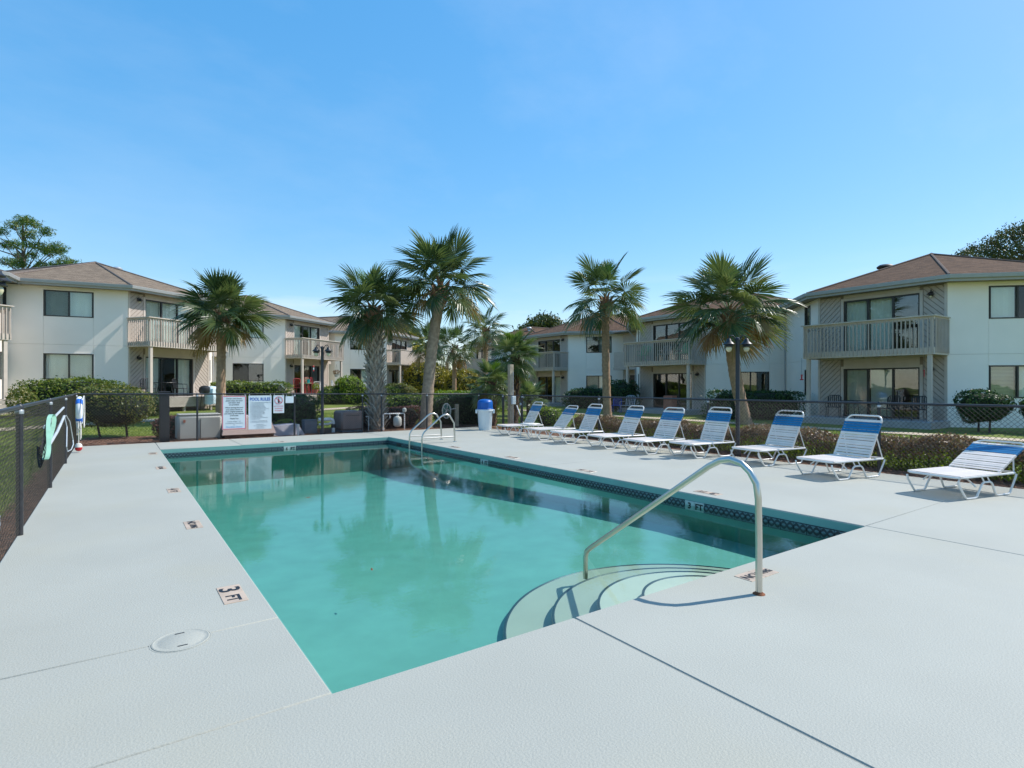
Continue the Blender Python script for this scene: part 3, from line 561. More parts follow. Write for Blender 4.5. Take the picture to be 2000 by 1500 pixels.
# ------------------------------------------------------------------ loungers
def sub(r0, r1): return r0+(r1-r0)*0.5
strap_me = {}
def strap_mesh(wd, m):
    b = MB(); b.box(-0.0205, 0.0205, -wd/2, wd/2, -0.004, 0.004, 0.003); b.box(-0.0225, 0.0225, -wd/2-0.008, -wd/2+0.02, -0.028, 0.0035, 0.003); b.box(-0.0225, 0.0225, wd/2-0.02, wd/2+0.008, -0.028, 0.0035, 0.003)
    return b.mesh('strap', m)
WD = 0.66; SZ = 0.305
sm_w, sm_b = strap_mesh(WD, M['strap_white']), strap_mesh(WD, M['strap_blue'])
def make_lounger(ang):
    t = thing('sun_lounger', '', 'sun lounger')
    HX = 0.93; BL = 0.76; ca, sa = math.cos(ang), math.sin(ang)
    # main seat frame: rounded loop
    def rl(x0, x1, w, z, r, n=5):
        pts = []
        for cx, cy, a0 in ((x1-r, w-r, 0), (x0+r, w-r, PI/2), (x0+r, -w+r, PI), (x1-r, -w+r, 1.5*PI)):
            for i in range(n+1): a = a0+PI/2*i/n; pts.append((cx+r*math.cos(a), cy+r*math.sin(a), z))
        return pts
    b = MB(); b.tube(rl(0.0, 1.30, WD/2, SZ-0.012, 0.09), 0.0145, 8, True); b.build('frame', M['frame_white'], t, True)
    for s_ in (-1, 1):
        y = s_*(WD/2-0.006)
        p = [(0.005, y, SZ-0.05), (0.02, y, SZ-0.11), (0.135, y, 0.05), (0.165, y, 0.018), (0.21, y, 0.0145), (0.36, y, 0.0145), (0.40, y, 0.03), (0.425, y, 0.07), (0.50, y, 0.175), (0.53, y, 0.20), (0.57, y, 0.207), (0.68, y, 0.207), (0.72, y, 0.19), (0.745, y, 0.16), (0.80, y, 0.05), (0.825, y, 0.022), (0.87, y, 0.0145), (1.10, y, 0.0145), (1.145, y, 0.03), (1.165, y, 0.07), (1.27, y, SZ-0.075), (1.29, y, SZ-0.03)]
        b = MB(); b.tube(p, 0.0135, 8); b.build('leg', M['frame_white'], t, True)
        b = MB(); b.tube([(0.56, y, 0.207), (0.50, y, SZ-0.02)], 0.010, 6); b.tube([(0.68, y, 0.207), (0.62, y, SZ-0.02)], 0.010, 6); b.build('strut', M['frame_white'], t, True)
    b = MB(); b.tube([(0.36, -WD/2, 0.16), (0.36, -WD/2+0.1, 0.25), (0.36, WD/2-0.1, 0.25), (0.36, WD/2, 0.16)], 0.0115, 6); b.build('cross_bar', M['frame_white'], t, True)
    n = int((HX-0.05)/0.0475)
    for i in range(n): inst('strap', sm_w, t, Matrix.Translation((0.055+i*(HX-0.07)/(n-1), 0, SZ+0.006)))
    # backrest
    w = WD/2-0.028
    def bp(q, y, o=0): return (HX+ca*q-sa*o, y, SZ+0.012+sa*q+ca*o)
    pts = [bp(-0.02, -w), bp(BL-0.10, -w)]+[bp(BL-0.10+0.10*math.sin(a), -w+0.10-0.10*math.cos(a)) for a in np.linspace(0.3, PI/2, 5)]+[bp(BL-0.10+0.10*math.sin(a), w-0.10+0.10*math.cos(a)) for a in np.linspace(PI/2, 0.3, 5)]+[bp(BL-0.10, w), bp(-0.02, w)]
    b = MB(); b.tube(pts, 0.0145, 8); b.build('back_frame', M['frame_white'], t, True)
    sc = (2*w+0.02)/WD; q = BL-0.105; i = 0; qs = []
    while q > 0.02: qs.append(q); q -= 0.0485
    for i, q in enumerate(qs):
        me = sm_b if 1 <= i <= 4 else sm_w
        mw = Matrix.Translation(bp(q+(random.uniform(-0.004, 0.004) if i > 4 else 0), 0, 0.018+random.uniform(-0.004, 0.002))) @ Matrix.Rotation(-ang, 4, 'Y') @ Matrix.Diagonal((1, sc, 1, 1)); inst('strap', me, t, mw)
    for s_ in (-1, 1):
        b = MB(); b.tube([bp(BL*0.55, s_*(w-0.02), -0.01), (1.26, s_*(w+0.005), SZ-0.01)], 0.010, 6); b.build('back_prop', M['frame_white'], t, True)
    return t
LG = [(9.03, 2.98, -12, 30, 'lounger with its back laid low, nearest the right picture edge'),
      (9.22, 4.66, -10, 62, 'second lounger from the right, its back beside a fence post'),
      (9.72, 6.20, -9, 64, 'third lounger from the right, left of the next fence post'),
      (9.62, 7.62, -8, 66, 'fourth lounger from the right, in front of the lamp post'),
      (9.28, 8.62, -8, 62, 'fifth lounger from the right, under the dark hedge of the middle house'),
      (9.36, 9.93, -10, 62, 'sixth lounger from the right, before the blue patio chair'),
      (9.32, 11.30, -10, 62, 'third lounger from the left, in front of the straight palm trunk'),
      (9.40, 12.50, -11, 54, 'second lounger from the left end of the row'),
      (9.50, 14.10, -12, 62, 'farthest lounger, beside the gate and the utility pole')]
for i, (x, y, rz, a, lab) in enumerate(LG):
    t = make_lounger(math.radians(a+random.uniform(-1.5, 1.5)))
    t.location = (x, y, 0); t.rotation_euler.z = math.radians(rz+random.uniform(-1.5, 1.5))
    t['label'] = 'white strap '+lab; t['group'] = 'white and blue strap loungers in a row'
t = thing('side_table', 'small white side table between the two farthest loungers', 'table', (9.9, 13.15, 0))
b = MB(); b.box(9.68, 10.12, 12.93, 13.37, 0.36, 0.40, 0.015); b.build('table_top', M['frame_white'], t, True)
for sx in (-1, 1):
    for sy in (-1, 1): b = MB(); b.tube([(9.9+sx*0.16, 13.15+sy*0.16, 0.36), (9.9+sx*0.21, 13.15+sy*0.21, 0.0)], 0.012, 6); b.build('leg', M['frame_white'], t, True)
# ------------------------------------------------------------------ trash bin
bx, by = 10.25, 16.15
t = thing('trash_bin', 'white round trash bin with bright blue dome lid', 'trash bin', (bx, by, 0))
b = MB(); b.lathe([(0.20, 0.0), (0.205, 0.01), (0.245, 0.62), (0.25, 0.63), (0.275, 0.64), (0.28, 0.68), (0.265, 0.70), (0.24, 0.70)], (bx, by, 0), 32); body = b.build('body', M['bin'], t, True)
for k in range(12):
    a = 2*PI*k/12; b = MB(); b.tube([(bx+0.208*math.cos(a), by+0.208*math.sin(a), 0.03), (bx+0.243*math.cos(a), by+0.243*math.sin(a), 0.58)], 0.007, 4); b.build('rib', M['bin'], body)
for k in (-1, 1):
    hx, hy = bx+0.29*k*0.82, by-0.29*k*0.57
    b = MB(); b.box(-0.035, 0.035, -0.07, 0.07, 0.56, 0.69, 0.015); b.v = [(hx+p[0]*0.82+p[1]*0.57, hy-p[0]*0.57+p[1]*0.82, p[2]) for p in b.v]; b.build('handle', M['bin'], t, True)
b = MB(); b.lathe([(0.275, 0.70), (0.28, 0.72), (0.262, 0.735), (0.255, 0.93), (0.235, 0.985), (0.17, 1.025), (0.08, 1.04), (0.002, 1.045)], (bx, by, 0), 32); l = b.build('lid', M['blue_lid'], t, True)
b = MB(); b.box(-0.13, 0.13, -0.262, -0.245, 0.76, 0.93, 0.006); th_ = math.radians(-35); b.v = [(bx+p[0]*math.cos(th_)-p[1]*math.sin(th_), by+p[0]*math.sin(th_)+p[1]*math.cos(th_), p[2]) for p in b.v]; b.build('flap', M['blue_lid'], l)
# ------------------------------------------------------------------ signs on the far fence
def signboard(name, label, x0, x1, z0, z1, border=None, y=17.545):
    t = thing(name, label, 'sign', ((x0+x1)/2, y, z0))
    b = MB(); b.box(x0, x1, y, y+0.008, z0, z1, 0.003); b.build('board', M['sign'], t)
    if border:
        w = 0.018
        b = MB()
        b.box(x0+0.008, x1-0.008, y-0.002, y, z1-0.008-w, z1-0.008); b.box(x0+0.008, x1-0.008, y-0.002, y, z0+0.008, z0+0.008+w); b.box(x0+0.008, x0+0.008+w, y-0.002, y, z0+0.008+w, z1-0.008-w); b.box(x1-0.008-w, x1-0.008, y-0.002, y, z0+0.008+w, z1-0.008-w); b.build('border', border, t)
    for xx in (x0+0.03, x1-0.03):
        b = MB(); b.tube([(xx, y-0.004, z1-0.02), (xx, y+0.0, z1+0.03), (xx, y+0.05, z1+0.045)], 0.005, 5); b.build('tie', M['pvc'], t)
    return t
def sline(t, body, size, x, z, m, sx=1.0, align='CENTER', y=17.543, off=0.0): text('lettering', body, size, frame((x, y, z), (1, 0, 0), (0, 0, 1)), m, t, align, 0.0006, sx, off=off)
t = signboard('notice_sign', 'white notice board with red border asking guests to tidy the pool chairs', 2.45, 3.07, 0.26, 1.21, M['ink_red'])
for body, z in (('Owners and Guests,', 1.115), ('please enjoy the pool', 1.057), ('and chairs that', 1.0), ('are provided.', 0.943), ('When leaving the pool', 0.862), ('area please return to', 0.806), ('their original positions', 0.75), ('and clean up and dispose', 0.694), ('of all trash.', 0.638), ('Thank You', 0.552)): sline(t, body, 0.052, 2.76, z, M['ink'], 0.95, off=0.0006)
for body, z in (('County Village 1 & 2', 0.475), ('Condominium Association', 0.425), ('by', 0.38)): sline(t, body, 0.042, 2.76, z, M['ink_grey'])
sline(t, 'Shoreline Dunes', 0.066, 2.76, 0.315, M['ink_ltblue'], 0.95)
t = signboard('pool_rules_sign', 'white sign headed POOL RULES in blue capitals', 3.13, 3.75, 0.24, 1.21, None)
sline(t, 'POOL RULES', 0.125, 3.44, 1.065, M['ink_blue'], 0.78, off=0.003)
rules = ['1. POOL HOURS ARE DAWN TO DUSK ONLY', '2. NO LIFEGUARD ON DUTY', '3. SWIM AT YOUR OWN RISK', '4. SHOWER BEFORE ENTERING', '5. NO FOOD OR DRINK IN POOL', '6. CHILDREN MUST BE WITH AN ADULT', '7. NO GLASS IN THE POOL AREA', '8. NO RUNNING OR DIVING', '9. NO PETS IN THE POOL AREA', '10. MAXIMUM DEPTH IS 6 FEET', '11. PROPER SWIM WEAR', '12. OWNERS AND GUESTS', '13. DO NOT SWALLOW THE WATER', '14. CLOSE THE GATE', '15. RETURN ALL CHAIRS AFTER USE', '16. POOL CAPACITY IS POSTED HERE']
for i, r_ in enumerate(rules): sline(t, r_, 0.031, 3.18, 1.0-0.0365*i-(0.02 if i > 13 else 0), M['ink_grey'], 0.9, 'LEFT')
for body, z in (('FOR EMERGENCY', 0.37), ('DIAL 911 FROM ANY PHONE', 0.335), ('POOL ADDRESS', 0.30), ('IS POSTED AT GATE', 0.265)): sline(t, body, 0.026, 3.44, z, M['ink_grey'])
t = signboard('no_glass_sign', 'small white sign with red circle and slash over a black bottle', 3.80, 4.10, 0.69, 1.21)
b = MB(); b.tube([(3.95+0.105*math.cos(a), 17.543, 1.065+0.105*math.sin(a)) for a in np.linspace(0, 2*PI, 33)[:-1]], 0.008, 4, True); b.build('prohibition_ring', M['ink_red'], t)
b = MB(); b.box(3.927, 3.973, 17.542, 17.5445, 0.985, 1.075); b.box(3.937, 3.963, 17.5418, 17.5443, 1.072, 1.10); b.box(3.942, 3.958, 17.5416, 17.544, 1.098, 1.15); b.build('bottle_print', M['ink'], t)
b = MB(); dd = 0.072; b.face([(3.95-dd-0.006, 17.540, 1.065+dd-0.006), (3.95-dd+0.006, 17.540, 1.065+dd+0.006), (3.95+dd+0.006, 17.540, 1.065-dd+0.006), (3.95+dd-0.006, 17.540, 1.065-dd-0.006)]); b.build('slash', M['ink_red'], t)
for body, z in (('BOTTLES AND', 0.875), ('GLASSWARE', 0.81), ('PROHIBITED', 0.745)): sline(t, body, 0.05, 3.95, z, M['ink_red'], 0.8)
signboard('blank_sign', 'small blank white sign beside the no glass sign', 4.14, 4.37, 0.98, 1.18)
# ------------------------------------------------------------------ life ring, throw rope, nets on the left fence
t = thing('life_ring', 'white life ring with blue bands hung on the left fence corner', 'life ring', (-0.70, 16.35, 0.9))
ring = [(-0.66, 16.35+0.27*math.cos(a), 0.92+0.27*math.sin(a)) for a in np.linspace(0, 2*PI, 41)[:-1]]
b = MB(); b.tube(ring, 0.062, 12, True); b.build('ring', M['ring_white'], t, True)
for k in range(4):
    a0 = PI/4+k*PI/2; b = MB(); b.tube([(-0.66, 16.35+0.27*math.cos(a), 0.92+0.27*math.sin(a)) for a in np.linspace(a0-0.22, a0+0.22, 7)], 0.066, 12); b.build('band', M['ring_blue'], t, True)
b = MB(); b.tube([(-0.58, 16.35+0.36*math.cos(a), 0.92+0.36*math.sin(a)-0.03*math.cos(4*a)) for a in np.linspace(0, 2*PI, 41)[:-1]], 0.012, 6, True); b.build('grab_rope', M['rope'], t, True)
t = thing('throw_rope', 'coiled white throw rope with red and white float hanging below the ring', 'rope', (-0.70, 16.1, 0.3))
b = MB()
for k in range(9):
    dy, dx_ = random.uniform(-0.1, 0.1), random.uniform(-0.02, 0.06); h_ = random.uniform(0.18, 0.4)
    b.tube([(-0.69+dx_, 16.1+dy*0.4, 0.68), (-0.68+dx_, 16.1+dy-0.04, 0.68-h_*0.5), (-0.68+dx_, 16.1+dy, 0.68-h_), (-0.68+dx_, 16.1+dy+0.05, 0.68-h_*0.5), (-0.69+dx_, 16.12+dy*0.3, 0.69)], 0.009, 6)
b.tube([(-0.66, 16.08, 0.66), (-0.66, 15.98, 0.4), (-0.66, 15.95, 0.2)], 0.009, 6); b.build('coil', M['rope'], t, True)
b = MB(); b.lathe([(0.005, 0.09), (0.04, 0.085), (0.065, 0.05), (0.07, 0.0)], (-0.66, 15.92, 0.12), 16); fl = b.build('float_top', M['rope'], t, True)
b = MB(); b.lathe([(0.07, 0.0), (0.065, -0.05), (0.04, -0.08), (0.005, -0.09)], (-0.66, 15.92, 0.1195), 16); b.build('float_bottom', M['red'], t, True)
t = thing('skimmer_net', 'mint framed pool skimmer net with dark mesh bag on the left fence', 'pool net', (-0.70, 8.6, 0.9))
q = []
for a in np.linspace(0, 2*PI, 29)[:-1]: q.append((-0.66+0.02*math.sin(2*a), 8.67+0.10*math.sin(a)+0.42*math.cos(a), 0.90+0.24*math.cos(a)-0.03*math.sin(a)))
b = MB(); n = len(q)
for i in range(n):
    p0, p1 = q[i], q[(i+1) % n]; b.face([(p0[0], p0[1], p0[2]), (p1[0], p1[1], p1[2]), (p1[0]+0.045, p1[1], p1[2]), (p0[0]+0.045, p0[1], p0[2])])
    b.face([(p0[0], p0[1]*0.985+0.13, p0[2]), (p1[0], p1[1]*0.985+0.13, p1[2]), (p1[0]+0.045, p1[1]*0.985+0.13, p1[2]), (p0[0]+0.045, p0[1]*0.985+0.13, p0[2])])
b.build('net_frame', M['mint'], t)
b = MB(); cen = (-0.74, 8.55, 0.80)
for r_ in range(6):
    for i in range(n):
        p0, p1 = q[i], q[(i+1) % n]; k0, k1 = r_/6, (r_+1)/6
        def L_(p, k): return (p[0]+(cen[0]-p[0])*k, p[1]+(cen[1]-p[1])*k-0.08*math.sin(k*PI), p[2]+(cen[2]-p[2])*k-0.16*math.sin(k*PI))
        b.tube([L_(p0, k0), L_(p0, k1)], 0.003, 3, cap=False); b.tube([L_(p0, k0), L_(p1, k0)], 0.003, 3, cap=False)
b.build('net_mesh', M['net'], t)
b = MB(); b.tube([(-0.70, 8.9, 0.99), (-0.72, 12.4, 1.12)], 0.017, 8); b.build('handle', M['pole_grey'], t, True)
t = thing('rescue_hook', 'pale grey rescue pole with wire hook loop leaning on the left fence', 'rescue pole', (-0.68, 10, 0.9))
b = MB(); b.tube([(-0.66, 8.85, 0.76), (-0.67, 10.3, 0.84), (-0.70, 12.2, 0.98)], 0.019, 8); b.build('pole', M['pole_grey'], t, True)
b = MB(); b.tube([(-0.69, 12.1, 0.97), (-0.66, 12.15, 0.8), (-0.64, 11.7, 0.5), (-0.63, 11.75, 0.42), (-0.62, 12.5, 0.38), (-0.62, 13.1, 0.42), (-0.63, 13.2, 0.5), (-0.66, 12.9, 0.85), (-0.69, 12.5, 0.98)], 0.008, 6); b.build('hook', M['pole_grey'], t, True)
# ------------------------------------------------------------------ utility boxes and pipes behind the far fence
def simple(name, label, cat, loc, group=None): return thing(name, label, cat, loc, group)
t = simple('utility_cabinet', 'beige grey rounded utility cabinet behind the fence left of the signs', 'utility box', (2.0, 18.5, 0))
b = MB(); b.box(1.42, 2.55, 18.15, 18.95, -0.05, 0.66, 0.07); b.build('body', M['box_grey'], t, True)
b = MB(); b.box(1.45, 2.52, 18.18, 18.92, 0.661, 0.69, 0.012); b.build('lid', M['box_grey'], t, True)
b = MB(); b.box(1.98, 1.995, 18.135, 18.16, 0.0, 0.56, 0.003); b.build('door_seam', M['bronze'], t)
b = MB(); b.box(1.56, 1.62, 18.138, 18.152, 0.46, 0.54); b.build('warning_sticker', M['terracotta'], t)
t = simple('utility_pad', 'low pinkish stone lid behind the two large signs', 'utility box', (3.2, 18.4, 0))
b = MB(); b.add([(2.52, 18.0, 0.07), (3.98, 18.0, 0.07), (3.98, 18.95, 0.07), (2.52, 18.95, 0.07), (2.62, 18.22, 0.56), (3.84, 18.22, 0.56), (3.84, 18.8, 0.60), (2.62, 18.8, 0.60)], [(0, 3, 2, 1), (4, 5, 6, 7), (0, 1, 5, 4), (1, 2, 6, 5), (2, 3, 7, 6), (3, 0, 4, 7)]); b.build('lid', M['box_pink'], t)
b = MB(); b.box(2.6, 3.9, 18.06, 18.9, -0.05, 0.068); b.build('base', M['mulch'], t)
t = simple('meter_cover', 'low mottled grey dome cover right of the signs', 'utility box', (4.35, 18.5, 0))
b = MB(); b.add([(3.93, 18.1, -0.03), (4.85, 18.1, -0.03), (4.85, 18.8, -0.03), (3.93, 18.8, -0.03), (3.98, 18.2, 0.27), (4.68, 18.2, 0.29), (4.66, 18.7, 0.31), (4.02, 18.7, 0.29)], [(0, 3, 2, 1), (4, 5, 6, 7), (0, 1, 5, 4), (1, 2, 6, 5), (2, 3, 7, 6), (3, 0, 4, 7)]); b.build('cover', M['dome'], t)
t = simple('control_box', 'small slate grey box left of the lamp post behind the fence', 'utility box', (5.1, 18.6, 0))
b = MB(); b.box(4.93, 5.33, 18.45, 18.8, -0.05, 0.38, 0.015); b.build('body', M['slate'], t)
b = MB(); b.box(4.92, 5.34, 18.44, 18.81, 0.381, 0.40, 0.006); b.build('lid', M['slate'], t)
t = simple('pipe_elbow', 'white bent pool pipe beside the lamp post behind the fence', 'pipe', (5.7, 18.5, 0))
b = MB(); b.tube([(5.38, 18.5, 0.40), (5.75, 18.5, 0.40), (5.84, 18.5, 0.37), (5.86, 18.5, 0.28), (5.86, 18.5, -0.05)], 0.055, 10); b.build('upper_pipe', M['pvc'], t, True)
b = MB(); b.tube([(5.4, 18.52, 0.24), (5.7, 18.52, 0.24), (5.84, 18.5, 0.30)], 0.04, 10); b.build('lower_pipe', M['pvc'], t, True)
b = MB(); b.tube([(5.86, 18.5, 0.12), (5.86, 18.5, 0.24)], 0.07, 10); b.build('valve', M['black'], t, True)
for x in (4.62, 5.36):
    t = simple('pipe_stub', 'short white pipe stub '+('in front of the grey dome cover' if x < 5 else 'just left of the bent white pipe'), 'pipe', (x, 18.0, 0)); b = MB(); b.lathe([(0.03, -0.1), (0.03, 0.24), (0.045, 0.24), (0.045, 0.31), (0.002, 0.315)], (x, 18.0, 0), 12); b.build('pipe', M['pvc'], t, True)
t = simple('equipment_box', 'brown pinkish equipment box behind the fence right of the lamp post', 'utility box', (6.4, 18.7, 0))
b = MB(); b.box(6.06, 6.80, 18.28, 19.15, 0.02, 0.66, 0.06); b.build('body', M['box_brown'], t, True)
b = MB(); b.box(6.10, 6.76, 18.33, 19.1, -0.06, 0.018); b.build('plinth', M['slate'], t)
for k in range(7): b = MB(); b.box(6.22+k*0.065, 6.255+k*0.065, 18.272, 18.284, 0.50, 0.53); b.build('louvre', M['bronze'], t)
t = simple('standpipe', 'thin grey standpipe with tap right of the brown box', 'pipe', (6.98, 18.3, 0))
b = MB(); b.tube([(6.98, 18.3, -0.1), (6.98, 18.3, 0.44), (6.95, 18.3, 0.47), (6.88, 18.3, 0.46)], 0.018, 8); b.build('pipe', M['galv'], t, True)
t = simple('backflow_assembly', 'white pipe frame with grey tank in front of the plum hedge', 'pipe', (7.9, 18.3, 0))
b = MB(); b.tube([(7.5, 18.3, -0.1), (7.5, 18.3, 0.5), (7.54, 18.3, 0.53), (8.24, 18.3, 0.53), (8.28, 18.3, 0.5), (8.28, 18.3, -0.1)], 0.022, 8); b.build('pipe', M['pvc'], t, True)
b = MB(); b.lathe([(0.02, 0.06), (0.11, 0.09), (0.14, 0.14), (0.145, 0.34), (0.12, 0.41), (0.05, 0.44), (0.05, 0.52)], (8.02, 18.3, 0), 18); b.build('tank', M['tank'], t, True)
b = MB(); b.lathe([(0.02, 0.56), (0.06, 0.58), (0.075, 0.64), (0.06, 0.70), (0.02, 0.72)], (8.28, 18.3, 0), 14); b.build('valve_cap', M['tank'], t, True)
b = MB(); b.tube([(7.74, 18.3, 0.52), (7.74, 18.3, 0.38)], 0.016, 6); b.build('drain', M['pvc'], t)
t = simple('hose_reel', 'garden hose reel with white spoked wheel beside a short wooden post', 'hose reel', (10.15, 18.5, 0))
b = MB(); b.tube([(10.05+0.26*0.5*math.cos(a), 18.5-0.26*0.3*math.cos(a), 0.56+0.27*math.sin(a)) for a in np.linspace(0, 2*PI, 25)[:-1]], 0.022, 6, True)
for k in range(5): a = 2*PI*k/5; b.tube([(10.05, 18.5, 0.56), (10.05+0.13*math.cos(a), 18.5-0.078*math.cos(a), 0.56+0.27*math.sin(a))], 0.014, 5)
b.build('wheel', M['tank'], t, True)
b = MB(); b.tube([(10.10+0.02*k/8+0.19*0.5*math.cos(a+k), 18.54+0.03*k/8-0.19*0.3*math.cos(a+k), 0.56+0.19*math.sin(a+k)) for k in range(1) for a in np.linspace(0, 2*PI, 25)[:-1]], 0.05, 8, True); b.build('hose', M['green_plastic'], t, True)
b = MB(); b.tube([(10.1, 18.52, 0.6), (10.45, 18.55, 0.64)], 0.02, 6); b.build('bracket', M['tank'], t, True)
b = MB(); b.box(10.46, 10.58, 18.5, 18.62, -0.1, 0.80, 0.008); b.build('post', M['wood_pole'], t)
t = simple('dark_post', 'thick square black post behind the far fence left of the cabinet', 'post', (1.1, 18.0, 0))
b = MB(); b.box(0.99, 1.22, 17.9, 18.12, -0.1, 1.30, 0.01); b.build('shaft', M['black'], t); b = MB(); b.box(0.97, 1.24, 17.88, 18.14, 1.301, 1.34, 0.008); b.build('cap', M['black'], t)
t = simple('utility_pole', 'weathered square wooden utility pole beside the gate', 'utility pole', (11.76, 16.8, 0))
b = MB(); b.box(11.68, 11.84, 16.72, 16.88, -0.1, 2.26, 0.006); b.build('pole', M['wood_pole'], t)
b = MB(); b.tube([(11.80, 16.70, 0.0), (11.80, 16.70, 2.0)], 0.016, 6); b.build('conduit', M['galv'], t, True)
b = MB(); b.box(11.70, 11.86, 16.60, 16.70, 0.82, 1.12, 0.01); b.build('electric_box', M['bin'], t)
t = simple('leaning_pipe', 'thin white pipe leaning against the wooden utility pole', 'pipe', (11.9, 16.2, 0))
b = MB(); b.tube([(11.90, 16.62, 0.78), (11.86, 16.05, 0.0)], 0.022, 6); b.build('pipe', M['pvc'], t, True)
# ------------------------------------------------------------------ houses: half-octagon fronts with balconies
R2 = math.sqrt(0.5); TL = 4.7; WL = 4.55; WX = WL*R2; BACK = 13.5
def clip(poly, a, b_, c):
    """keep a*x+b*y<=c"""
    out = []
    for i in range(len(poly)):
        p, q = poly[i], poly[(i+1) % len(poly)]; dp, dq = a*p[0]+b_*p[1]-c, a*q[0]+b_*q[1]-c
        if dp <= 0: out.append(p)
        if (dp < 0 < dq) or (dq < 0 < dp): k = dp/(dp-dq); out.append((p[0]+(q[0]-p[0])*k, p[1]+(q[1]-p[1])*k))
    return out
def house(label, A, e, n, dz, shingle, near=True, blinds=None, patio='slab', solid=False, vents=(), link=None, railing=True):
    h = thing('apartment_house', label, 'apartment building', (A[0], A[1], gz(*A)), 'two storey white apartment houses')
    P = lambda u, v, z: (A[0]+e[0]*u+n[0]*v, A[1]+e[1]*u+n[1]*v, z)
    def WF(O, D, N): return lambda s, o, z: P(O[0]+D[0]*s+N[0]*o, O[1]+D[1]*s+N[1]*o, z)
    fT = WF((0, 0), (1, 0), (0, -1)); fW = WF((0, 0), (-R2, R2), (-R2, -R2)); fS = WF((TL, 0), (R2, R2), (R2, -R2))
    fL = WF((-WX, WX), (0, 1), (-1, 0)); fR = WF((TL+WX, WX), (0, 1), (1, 0))
    SO = 5.32+dz; MID = 2.66+dz; FL_ = 0.2+dz; ZB = -0.15
    bl = blinds or {}
    def panels(f, cols, holes, name, m):
        """cols: s breaks; holes: {col index: [(s0,s1,z0,z1)]}"""
        back = MB(f)
        for i in range(len(cols)-1):
            a, b_ = cols[i], cols[i+1]
            hs = sorted(holes.get(i, []), key=lambda q: q[2]); zs = [ZB]; rects = []
            z = ZB
            for (s0, s1, z0, z1) in hs: rects.append((z, z0)); z = z1
            rects.append((z, SO))
            for (z0, z1) in rects:
                for (q0, q1) in ([(z0, MID), (MID, z1)] if z0 < MID-0.1 and z1 > MID+0.1 else [(z0, z1)]):
                    p = MB(f); g_ = 0.0035; p.box(a+g_, b_-g_, -0.12, 0, q0+g_*(q0 > ZB), q1-g_*(abs(q1-MID) < 0.01)); p.build(name, m, h)
                    back.box(a, b_, -0.2, -0.122, q0, q1)
        back.build('wall', m, h)
    def window(f, s0, s1, z0, z1, key, two=True):
        w = 0.045; b = MB(f); o0, o1 = -0.10, 0.012
        b.box(s0, s1, o0, o1, z0, z0+w); b.box(s0, s1, o0, o1, z1-w, z1); b.box(s0, s0+w, o0, o1, z0+w, z1-w); b.box(s1-w, s1, o0, o1, z0+w, z1-w)
        mid = (s0+s1)/2
        if two: b.box(mid-w*0.6, mid+w*0.6, o0, o1-0.004, z0+w, z1-w)
        wo_ = b.build('window', M['bronze'], h)
        b = MB(f); b.box(s0-0.05, s1+0.05, 0.0015, 0.022, z1+0.001, z1+0.05); b.build('head_trim', M['white_paint'], wo_)
        st = bl.get(key, ('b', 'b')); halves = [(s0+w, mid-w*0.6), (mid+w*0.6, s1-w)] if two else [(s0+w, s1-w)]
        for i, (a, b_) in enumerate(halves):
            k = st[i % len(st)]
            p = MB(f); p.box(a, b_, -0.052, -0.046, z0+w, z1-w); p.build('pane', M['screen'] if k in 'sS' else M['glass'], wo_)
            if k in 'bs':
                q = MB(f); nn = int((b_-a)/0.085); 
                for j in range(nn): 
                    c = a+(j+0.5)*(b_-a)/nn; ww = (b_-a)/nn*0.56; tw = 0.014+0.008*math.sin(j*1.7+s0)
                    q.face([(c-ww, -0.17-tw, z0), (c+ww, -0.17+tw, z0), (c+ww, -0.17+tw, z1), (c-ww, -0.17-tw, z1)])
                q.build('blind', M['blind'], wo_)
            elif k in 'hH':
                q = MB(f); nn = int((z1-z0)/0.05)
                for j in range(nn): z = z0+(j+0.5)*(z1-z0)/nn; q.face([(a, -0.185, z-0.02), (b_, -0.185, z-0.02), (b_, -0.15, z+0.02), (a, -0.15, z+0.02)])
                q.build('blind', M['blind'], wo_)
        return wo_
    D0, D1 = 0.88, 3.64
    # W face: white, two windows
    wz = [(1.04+dz, 2.24+dz), (3.95+dz, 5.16+dz)]; s0, s1 = 1.38, 3.22
    panels(fW, [0.0, s0-0.02, s1+0.02, WL], {1: [(s0, s1, *z) for z in wz]}, 'wall_panel', M['white_paint'])
    for j, z in enumerate(wz): window(fW, s0, s1, z[0], z[1], 'W%d' % j)
    # S face: white with narrow windows
    panels(fS, [0.0, 1.0, 1.8, WL], {1: [(1.0, 1.8, *z) for z in wz]}, 'wall_panel', M['white_paint'])
    for j, z in enumerate(wz): window(fS, 1.02, 1.78, z[0], z[1], 'S%d' % j, False)
    panels(fL, [0.0, BACK-WX], {}, 'wall_panel', M['white_paint']); panels(fR, [0.0, BACK-WX], {}, 'wall_panel', M['white_paint'])
    b = MB(P); b.box(-WX, TL+WX, BACK, BACK+0.2, ZB, SO); b.build('wall', M['white_paint'], h)
    # T face: taupe timber with sliding doors
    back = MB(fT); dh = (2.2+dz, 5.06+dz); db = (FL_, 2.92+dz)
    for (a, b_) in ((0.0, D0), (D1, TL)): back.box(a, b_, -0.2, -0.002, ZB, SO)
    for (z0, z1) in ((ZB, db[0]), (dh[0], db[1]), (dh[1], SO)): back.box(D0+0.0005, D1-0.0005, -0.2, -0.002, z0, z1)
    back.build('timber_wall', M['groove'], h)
    stuff = MB(fT); cnt = 0
